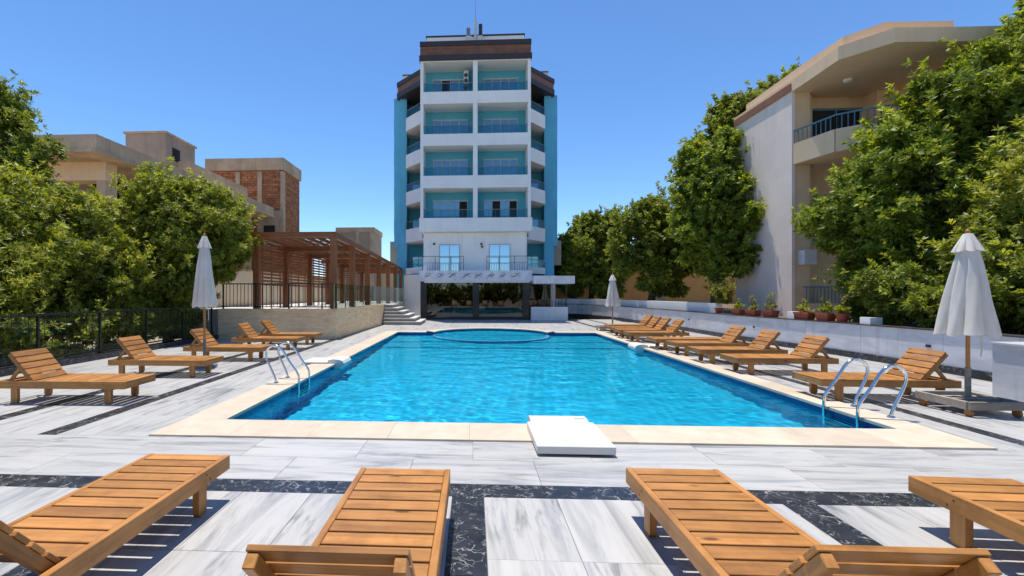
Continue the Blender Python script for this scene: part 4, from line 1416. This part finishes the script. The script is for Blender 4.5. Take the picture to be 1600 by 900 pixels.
def crown_points(lobes, dens, rng, sub=20, subr=(0.2, 0.42), thick=0.3):
    P, A, T = [], [], []
    for (cx, cy, cz, r) in lobes:
        c = np.array([cx, cy, cz])
        balls = [(c, r * 0.72, -0.05)]
        for _ in range(sub):
            d = rng.normal(0, 1, 3); d[2] = d[2] * 0.9 + 0.15; d /= np.linalg.norm(d)
            rr = r * rng.uniform(*subr)
            balls.append((c + d * r * rng.uniform(0.62, 1.02), rr, rng.uniform(-0.2, 0.22)))
        for bi, (bc, br_, tn) in enumerate(balls):
            n = int(dens * 4 * math.pi * br_ * br_ * (1.15 if bi == 0 else 1.0))
            d = rng.normal(0, 1, (n, 3)); d /= np.linalg.norm(d, axis=1, keepdims=True)
            rf = 1.0 - np.abs(rng.normal(0, thick, n)) + rng.uniform(0, 0.2, n)
            p = bc + d * br_ * rf[:, None] * np.array([1.0, 1.0, 0.85])
            q = np.linalg.norm(p - c, axis=1)
            kp = q > r * 0.5
            p = p[kp]; d = d[kp]
            out = (p - c) / (np.linalg.norm(p - c, axis=1, keepdims=True) + 1e-6)
            a = d * 0.55 + out * 0.5 + np.array([0, 0, 0.5]) + rng.normal(0, 0.35, p.shape)
            a /= np.linalg.norm(a, axis=1, keepdims=True)
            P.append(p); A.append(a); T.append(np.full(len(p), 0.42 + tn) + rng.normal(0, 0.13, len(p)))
        # leafy shoots that break the outline
        ns = int(10 + 14 * r)
        for _ in range(ns):
            d = rng.normal(0, 1, 3); d[2] = abs(d[2]) * 0.9 - 0.25; d /= np.linalg.norm(d)
            up = d * 0.75 + np.array([0, 0, 0.6]) + rng.normal(0, 0.2, 3); up /= np.linalg.norm(up)
            m = int(rng.integers(4, 8))
            L = rng.uniform(0.3, 0.75) * min(1.0, 0.5 + r * 0.4)
            f = np.linspace(0, 1, m)[:, None]
            p = c + d * r * rng.uniform(0.85, 1.05) + up * L * f + rng.normal(0, 0.04, (m, 3))
            a = np.tile(up, (m, 1)) + rng.normal(0, 0.3, (m, 3)); a /= np.linalg.norm(a, axis=1, keepdims=True)
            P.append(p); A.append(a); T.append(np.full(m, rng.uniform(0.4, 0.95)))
    return np.concatenate(P), np.concatenate(A), np.concatenate(T)
TRI = [0]
def tree(name, label, cat, base, lobes, seed, leaf, k, ln, wd, dens, group=None, trunk=0.16, zmin=None, stems=1, sub=20):
    o = thing(name, label, cat, base, 0, group)
    rng = np.random.default_rng(seed)
    P, A, T = crown_points(lobes, dens, rng, sub)
    if zmin is not None:
        kp = P[:, 2] > zmin
        P, A, T = P[kp], A[kp], T[kp]
    P = P - np.array(base)
    me = leaf_mesh('crown', P, A, k, ln, wd, rng, leaf, T)
    TRI[0] += len(P) * k * 2
    link('crown', me, o)
    rr = random.Random(seed)
    m = MB()
    b = Vector(base)
    cen = sum((Vector(l[:3]) for l in lobes), Vector()) / len(lobes)
    fork = Vector((b.x * 0.6 + cen.x * 0.4, b.y * 0.6 + cen.y * 0.4, b.z + max(0.5, (cen.z - b.z) * 0.55)))
    for s in range(stems):
        off = Vector((rr.uniform(-0.3, 0.3), rr.uniform(-0.3, 0.3), 0)) * (0 if stems == 1 else 1)
        path = [b + off, b.lerp(fork, 0.5) + off + Vector((rr.uniform(-.1, .1), rr.uniform(-.1, .1), 0)), fork + off * 0.6]
        m.tube([p - b for p in path], [trunk * 1.25, trunk, trunk * 0.8], 10)
    part('trunk', m, 'bark', o, world=False)
    lm = MB()
    for (x, y, z, r) in lobes:
        e = Vector((x, y, z))
        mid = fork.lerp(e, 0.55) + Vector((rr.uniform(-.2, .2), rr.uniform(-.2, .2), 0.15))
        lm.tube([fork - b, mid - b, e - b], [trunk * 0.65, trunk * 0.42, trunk * 0.25], 7)
        for _ in range(7):
            d = Vector((rr.gauss(0, 1), rr.gauss(0, 1), rr.gauss(0.3, 0.8))).normalized()
            q = e + d * r * 0.9
            lm.tube([mid - b, mid.lerp(q, 0.5) - b + Vector((0, 0, 0.1)), q - b], [trunk * 0.3, trunk * 0.18, 0.01], 5)
    part('limbs', lm, 'bark', o, world=False)
    return o
gl = 'leafy trees beyond the glass fence'
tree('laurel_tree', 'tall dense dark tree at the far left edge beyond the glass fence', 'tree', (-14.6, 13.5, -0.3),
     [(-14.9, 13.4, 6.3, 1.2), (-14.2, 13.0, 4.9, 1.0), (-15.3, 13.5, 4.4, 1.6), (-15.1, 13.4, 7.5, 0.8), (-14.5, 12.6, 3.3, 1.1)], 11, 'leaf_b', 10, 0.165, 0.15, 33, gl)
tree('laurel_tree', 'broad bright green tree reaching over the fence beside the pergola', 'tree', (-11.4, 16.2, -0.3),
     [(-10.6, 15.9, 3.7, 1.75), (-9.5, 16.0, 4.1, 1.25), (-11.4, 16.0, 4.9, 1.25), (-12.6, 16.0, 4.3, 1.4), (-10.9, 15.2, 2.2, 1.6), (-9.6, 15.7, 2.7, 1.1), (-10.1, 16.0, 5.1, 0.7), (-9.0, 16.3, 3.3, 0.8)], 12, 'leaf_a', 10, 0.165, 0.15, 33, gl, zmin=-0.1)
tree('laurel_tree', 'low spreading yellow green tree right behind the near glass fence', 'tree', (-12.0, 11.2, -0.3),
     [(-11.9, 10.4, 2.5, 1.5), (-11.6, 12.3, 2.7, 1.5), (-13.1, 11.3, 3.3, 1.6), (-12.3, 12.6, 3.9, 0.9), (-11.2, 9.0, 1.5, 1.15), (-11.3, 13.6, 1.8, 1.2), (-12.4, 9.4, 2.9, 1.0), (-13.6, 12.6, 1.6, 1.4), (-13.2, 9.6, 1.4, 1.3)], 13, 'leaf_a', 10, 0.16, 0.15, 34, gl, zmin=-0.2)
tree('shrub', 'low leafy shrub pressed against the near glass fence', 'shrub', (-10.9, 9.3, -0.3),
     [(-10.9, 8.2, 0.6, 0.8), (-10.8, 9.8, 0.6, 0.85), (-10.8, 11.4, 0.6, 0.85), (-11.0, 6.8, 0.7, 0.9)], 14, 'leaf_a', 8, 0.13, 0.18, 46, None, 0.05, -0.25)
tree('shrub', 'low dark shrub behind the fence at the foot of the broad tree', 'shrub', (-10.8, 14.0, -0.3),
     [(-10.8, 12.9, 0.6, 0.8), (-10.7, 14.2, 0.7, 0.85), (-10.7, 15.4, 0.7, 0.8)], 15, 'leaf_b', 8, 0.13, 0.18, 46, None, 0.05, -0.25)
grp = 'large trees in front of the beige house'
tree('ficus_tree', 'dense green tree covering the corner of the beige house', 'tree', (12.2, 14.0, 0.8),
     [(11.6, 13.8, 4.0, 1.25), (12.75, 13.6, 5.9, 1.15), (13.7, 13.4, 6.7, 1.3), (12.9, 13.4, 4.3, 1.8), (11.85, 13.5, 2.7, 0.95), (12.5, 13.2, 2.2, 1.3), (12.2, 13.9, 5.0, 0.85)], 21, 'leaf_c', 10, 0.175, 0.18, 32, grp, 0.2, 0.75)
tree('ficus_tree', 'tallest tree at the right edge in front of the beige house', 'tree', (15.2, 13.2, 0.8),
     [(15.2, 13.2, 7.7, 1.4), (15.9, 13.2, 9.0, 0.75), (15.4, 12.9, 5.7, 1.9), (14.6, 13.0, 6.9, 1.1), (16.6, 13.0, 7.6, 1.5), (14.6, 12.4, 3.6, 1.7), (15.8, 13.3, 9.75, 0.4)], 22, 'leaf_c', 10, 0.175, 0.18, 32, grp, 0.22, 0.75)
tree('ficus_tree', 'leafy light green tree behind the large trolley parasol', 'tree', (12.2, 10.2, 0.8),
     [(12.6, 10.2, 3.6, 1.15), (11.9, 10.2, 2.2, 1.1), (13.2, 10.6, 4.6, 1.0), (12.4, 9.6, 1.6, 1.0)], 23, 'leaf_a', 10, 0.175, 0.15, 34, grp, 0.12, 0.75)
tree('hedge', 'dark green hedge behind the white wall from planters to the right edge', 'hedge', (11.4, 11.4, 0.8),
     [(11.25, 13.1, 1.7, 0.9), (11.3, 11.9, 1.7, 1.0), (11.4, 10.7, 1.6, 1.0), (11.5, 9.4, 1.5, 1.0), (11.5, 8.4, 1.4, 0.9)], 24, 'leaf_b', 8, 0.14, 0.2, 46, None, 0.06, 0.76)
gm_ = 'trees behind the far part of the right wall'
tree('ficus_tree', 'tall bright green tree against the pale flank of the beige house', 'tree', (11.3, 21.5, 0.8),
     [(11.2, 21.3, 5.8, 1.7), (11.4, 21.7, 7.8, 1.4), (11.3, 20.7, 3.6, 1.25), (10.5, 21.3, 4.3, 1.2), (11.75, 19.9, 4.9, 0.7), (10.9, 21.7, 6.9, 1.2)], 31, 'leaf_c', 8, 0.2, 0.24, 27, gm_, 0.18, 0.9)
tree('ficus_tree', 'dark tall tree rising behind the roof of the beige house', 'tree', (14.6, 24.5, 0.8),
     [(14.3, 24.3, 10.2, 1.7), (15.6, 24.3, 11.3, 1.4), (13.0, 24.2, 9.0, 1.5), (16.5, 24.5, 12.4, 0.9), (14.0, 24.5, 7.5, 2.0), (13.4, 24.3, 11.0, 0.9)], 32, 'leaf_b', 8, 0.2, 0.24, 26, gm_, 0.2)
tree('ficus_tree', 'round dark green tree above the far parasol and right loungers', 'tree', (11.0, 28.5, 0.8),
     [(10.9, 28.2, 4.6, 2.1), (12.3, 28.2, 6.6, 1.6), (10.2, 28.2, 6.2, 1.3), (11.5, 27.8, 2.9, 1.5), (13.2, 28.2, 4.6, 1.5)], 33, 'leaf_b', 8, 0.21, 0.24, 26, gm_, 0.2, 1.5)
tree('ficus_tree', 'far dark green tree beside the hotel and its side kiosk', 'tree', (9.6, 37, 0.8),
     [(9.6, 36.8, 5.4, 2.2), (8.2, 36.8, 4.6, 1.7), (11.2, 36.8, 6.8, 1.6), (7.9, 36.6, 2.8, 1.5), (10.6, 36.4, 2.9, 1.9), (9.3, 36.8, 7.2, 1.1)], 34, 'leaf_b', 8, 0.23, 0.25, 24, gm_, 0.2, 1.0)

tree('hedge', 'tall dark hedge added out of view to darken the hotel glazing reflection', 'hedge', (0, -9, -0.3),  # added behind the camera, never in frame, so the shop glass mirrors something dark
     [(x_, -9.0 + 0.6 * math.sin(x_), 1.6 + 0.5 * math.sin(2.1 * x_), 2.0) for x_ in np.arange(-14, 15, 2.6).tolist()], 61, 'leaf_b', 6, 0.3, 0.25, 9, None, 0.1, -0.2, 1, 8)

# ------------------------------------------------------------------ terracotta planters with plants
def pot_mesh(L, Wd, H, rnd=False):
    m = MB()
    if rnd:
        m.tube([(0, 0, 0), (0, 0, H * 0.82)], [L * 0.33, L * 0.46], 20)
        m.tube([(0, 0, H * 0.821), (0, 0, H)], [L * 0.52, L * 0.54], 20)
    else:
        def fr(x, y, z): return [(-x, -y, z), (x, -y, z), (x, y, z), (-x, y, z)]
        vs = fr(L / 2 * 0.82, Wd / 2 * 0.78, 0) + fr(L / 2 * 0.95, Wd / 2 * 0.95, H * 0.8) + fr(L / 2, Wd / 2, H * 0.8) + fr(L / 2, Wd / 2, H) + fr(L / 2 - 0.02, Wd / 2 - 0.02, H) + fr(L / 2 - 0.03, Wd / 2 - 0.03, H - 0.04)
        fs = [(3, 2, 1, 0), (20, 21, 22, 23)]
        for r_ in range(5):
            for k in range(4):
                a, b = r_ * 4 + k, r_ * 4 + (k + 1) % 4
                fs.append((a, b, b + 4, a + 4))
        m.add(vs, fs)
    return m
def planter(label, x, y, ang, L, H, kind, seed, rnd=False):
    o = thing('planter', label, 'planter', (x, y, WT + 0.026), R(ang), 'terracotta planters on the white wall')
    L, H = L * 0.88, H * 0.88
    part('pot', pot_mesh(L, 0.27, H, rnd), 'terracotta', o, world=False)
    rng = np.random.default_rng(seed)
    rr = random.Random(seed)
    if kind == 'none':
        part('soil', MB().cyl(0, 0, H + 0.001, H + 0.03, L * 0.4, 0.05, 12), 'soil', o, world=False)
        return o
    n = 26 if kind != 'stalk' else 16
    P = np.stack([rng.uniform(-L * 0.36, L * 0.36, n), rng.uniform(-0.09, 0.09, n), H + rng.uniform(0.02, 0.2, n)], 1)
    A = np.stack([rng.normal(0, 0.3, n), rng.normal(0, 0.3, n), np.ones(n)], 1)
    A /= np.linalg.norm(A, axis=1, keepdims=True)
    me = leaf_mesh('foliage', P, A, 7, 0.14, 0.14, rng, 'leaf_y' if kind == 'stalk' else 'leaf_a', rng.uniform(0.3, 0.9, n), 0.05, (0.2, 1.0))
    link('foliage', me, o)
    m = MB()
    tips = []
    for q in range(4 if kind != 'bush' else 2):
        bx_ = rr.uniform(-L * 0.3, L * 0.3)
        tx_ = bx_ + rr.uniform(-0.12, 0.12)
        hh = H + rr.uniform(0.32, 0.62)
        m.tube([(bx_, 0, H), ((bx_ + tx_) / 2 + 0.02, 0.02, (H + hh) / 2), (tx_, 0.0, hh)], [0.008, 0.007, 0.004], 5)
        for w_ in range(9):
            tips.append((tx_ + rr.gauss(0, 0.02), rr.gauss(0, 0.02), hh - w_ * 0.022))
    part('stems', m, 'bark', o, world=False)
    P = np.array(tips)
    A = np.tile(np.array([[0.0, 0.0, 1.0]]), (len(P), 1))
    link('flower_heads', leaf_mesh('flower_heads', P, A, 4, 0.06, 0.3, rng, 'leaf_y', rng.uniform(0.5, 1, len(P)), 0.02, (0.4, 1.3)), o)['kind'] = 'stuff'
    return o
planter('small round terracotta pot at the far end of the planter row', 9.75, 18.3, 90, 0.35, 0.25, 'none', 41, True)
planter('terracotta trough with a pale leafy stem, farthest of the troughs', 9.76, 17.0, 93, 0.55, 0.23, 'bush', 42)
planter('terracotta trough with a bent orange flower stalk', 9.8, 16.2, 95, 0.55, 0.23, 'stalk', 43)
planter('terracotta trough with tall upright yellow flower stalks', 9.88, 15.4, 96, 0.52, 0.25, 'stalk', 44)
planter('long terracotta trough with spindly yellow green plant', 10.0, 14.05, 94, 0.64, 0.25, 'bush', 45)
planter('terracotta trough with low green plants beside the round pot', 10.05, 13.3, 92, 0.51, 0.25, 'bush', 46)
planter('terracotta pot with dark plant, nearest of the planter row', 10.07, 12.75, 92, 0.35, 0.26, 'bush', 47, True)
tree('flowering_shrub', 'small yellow flowering shrub behind the round terracotta pot', 'shrub', (10.3, 19.2, 0.8),
     [(10.3, 19.2, 1.75, 0.42), (10.25, 18.9, 1.5, 0.3)], 51, 'leaf_y', 8, 0.12, 0.2, 60, None, 0.03, 1.2, 2, 6)
print('foliage triangles', TRI[0])
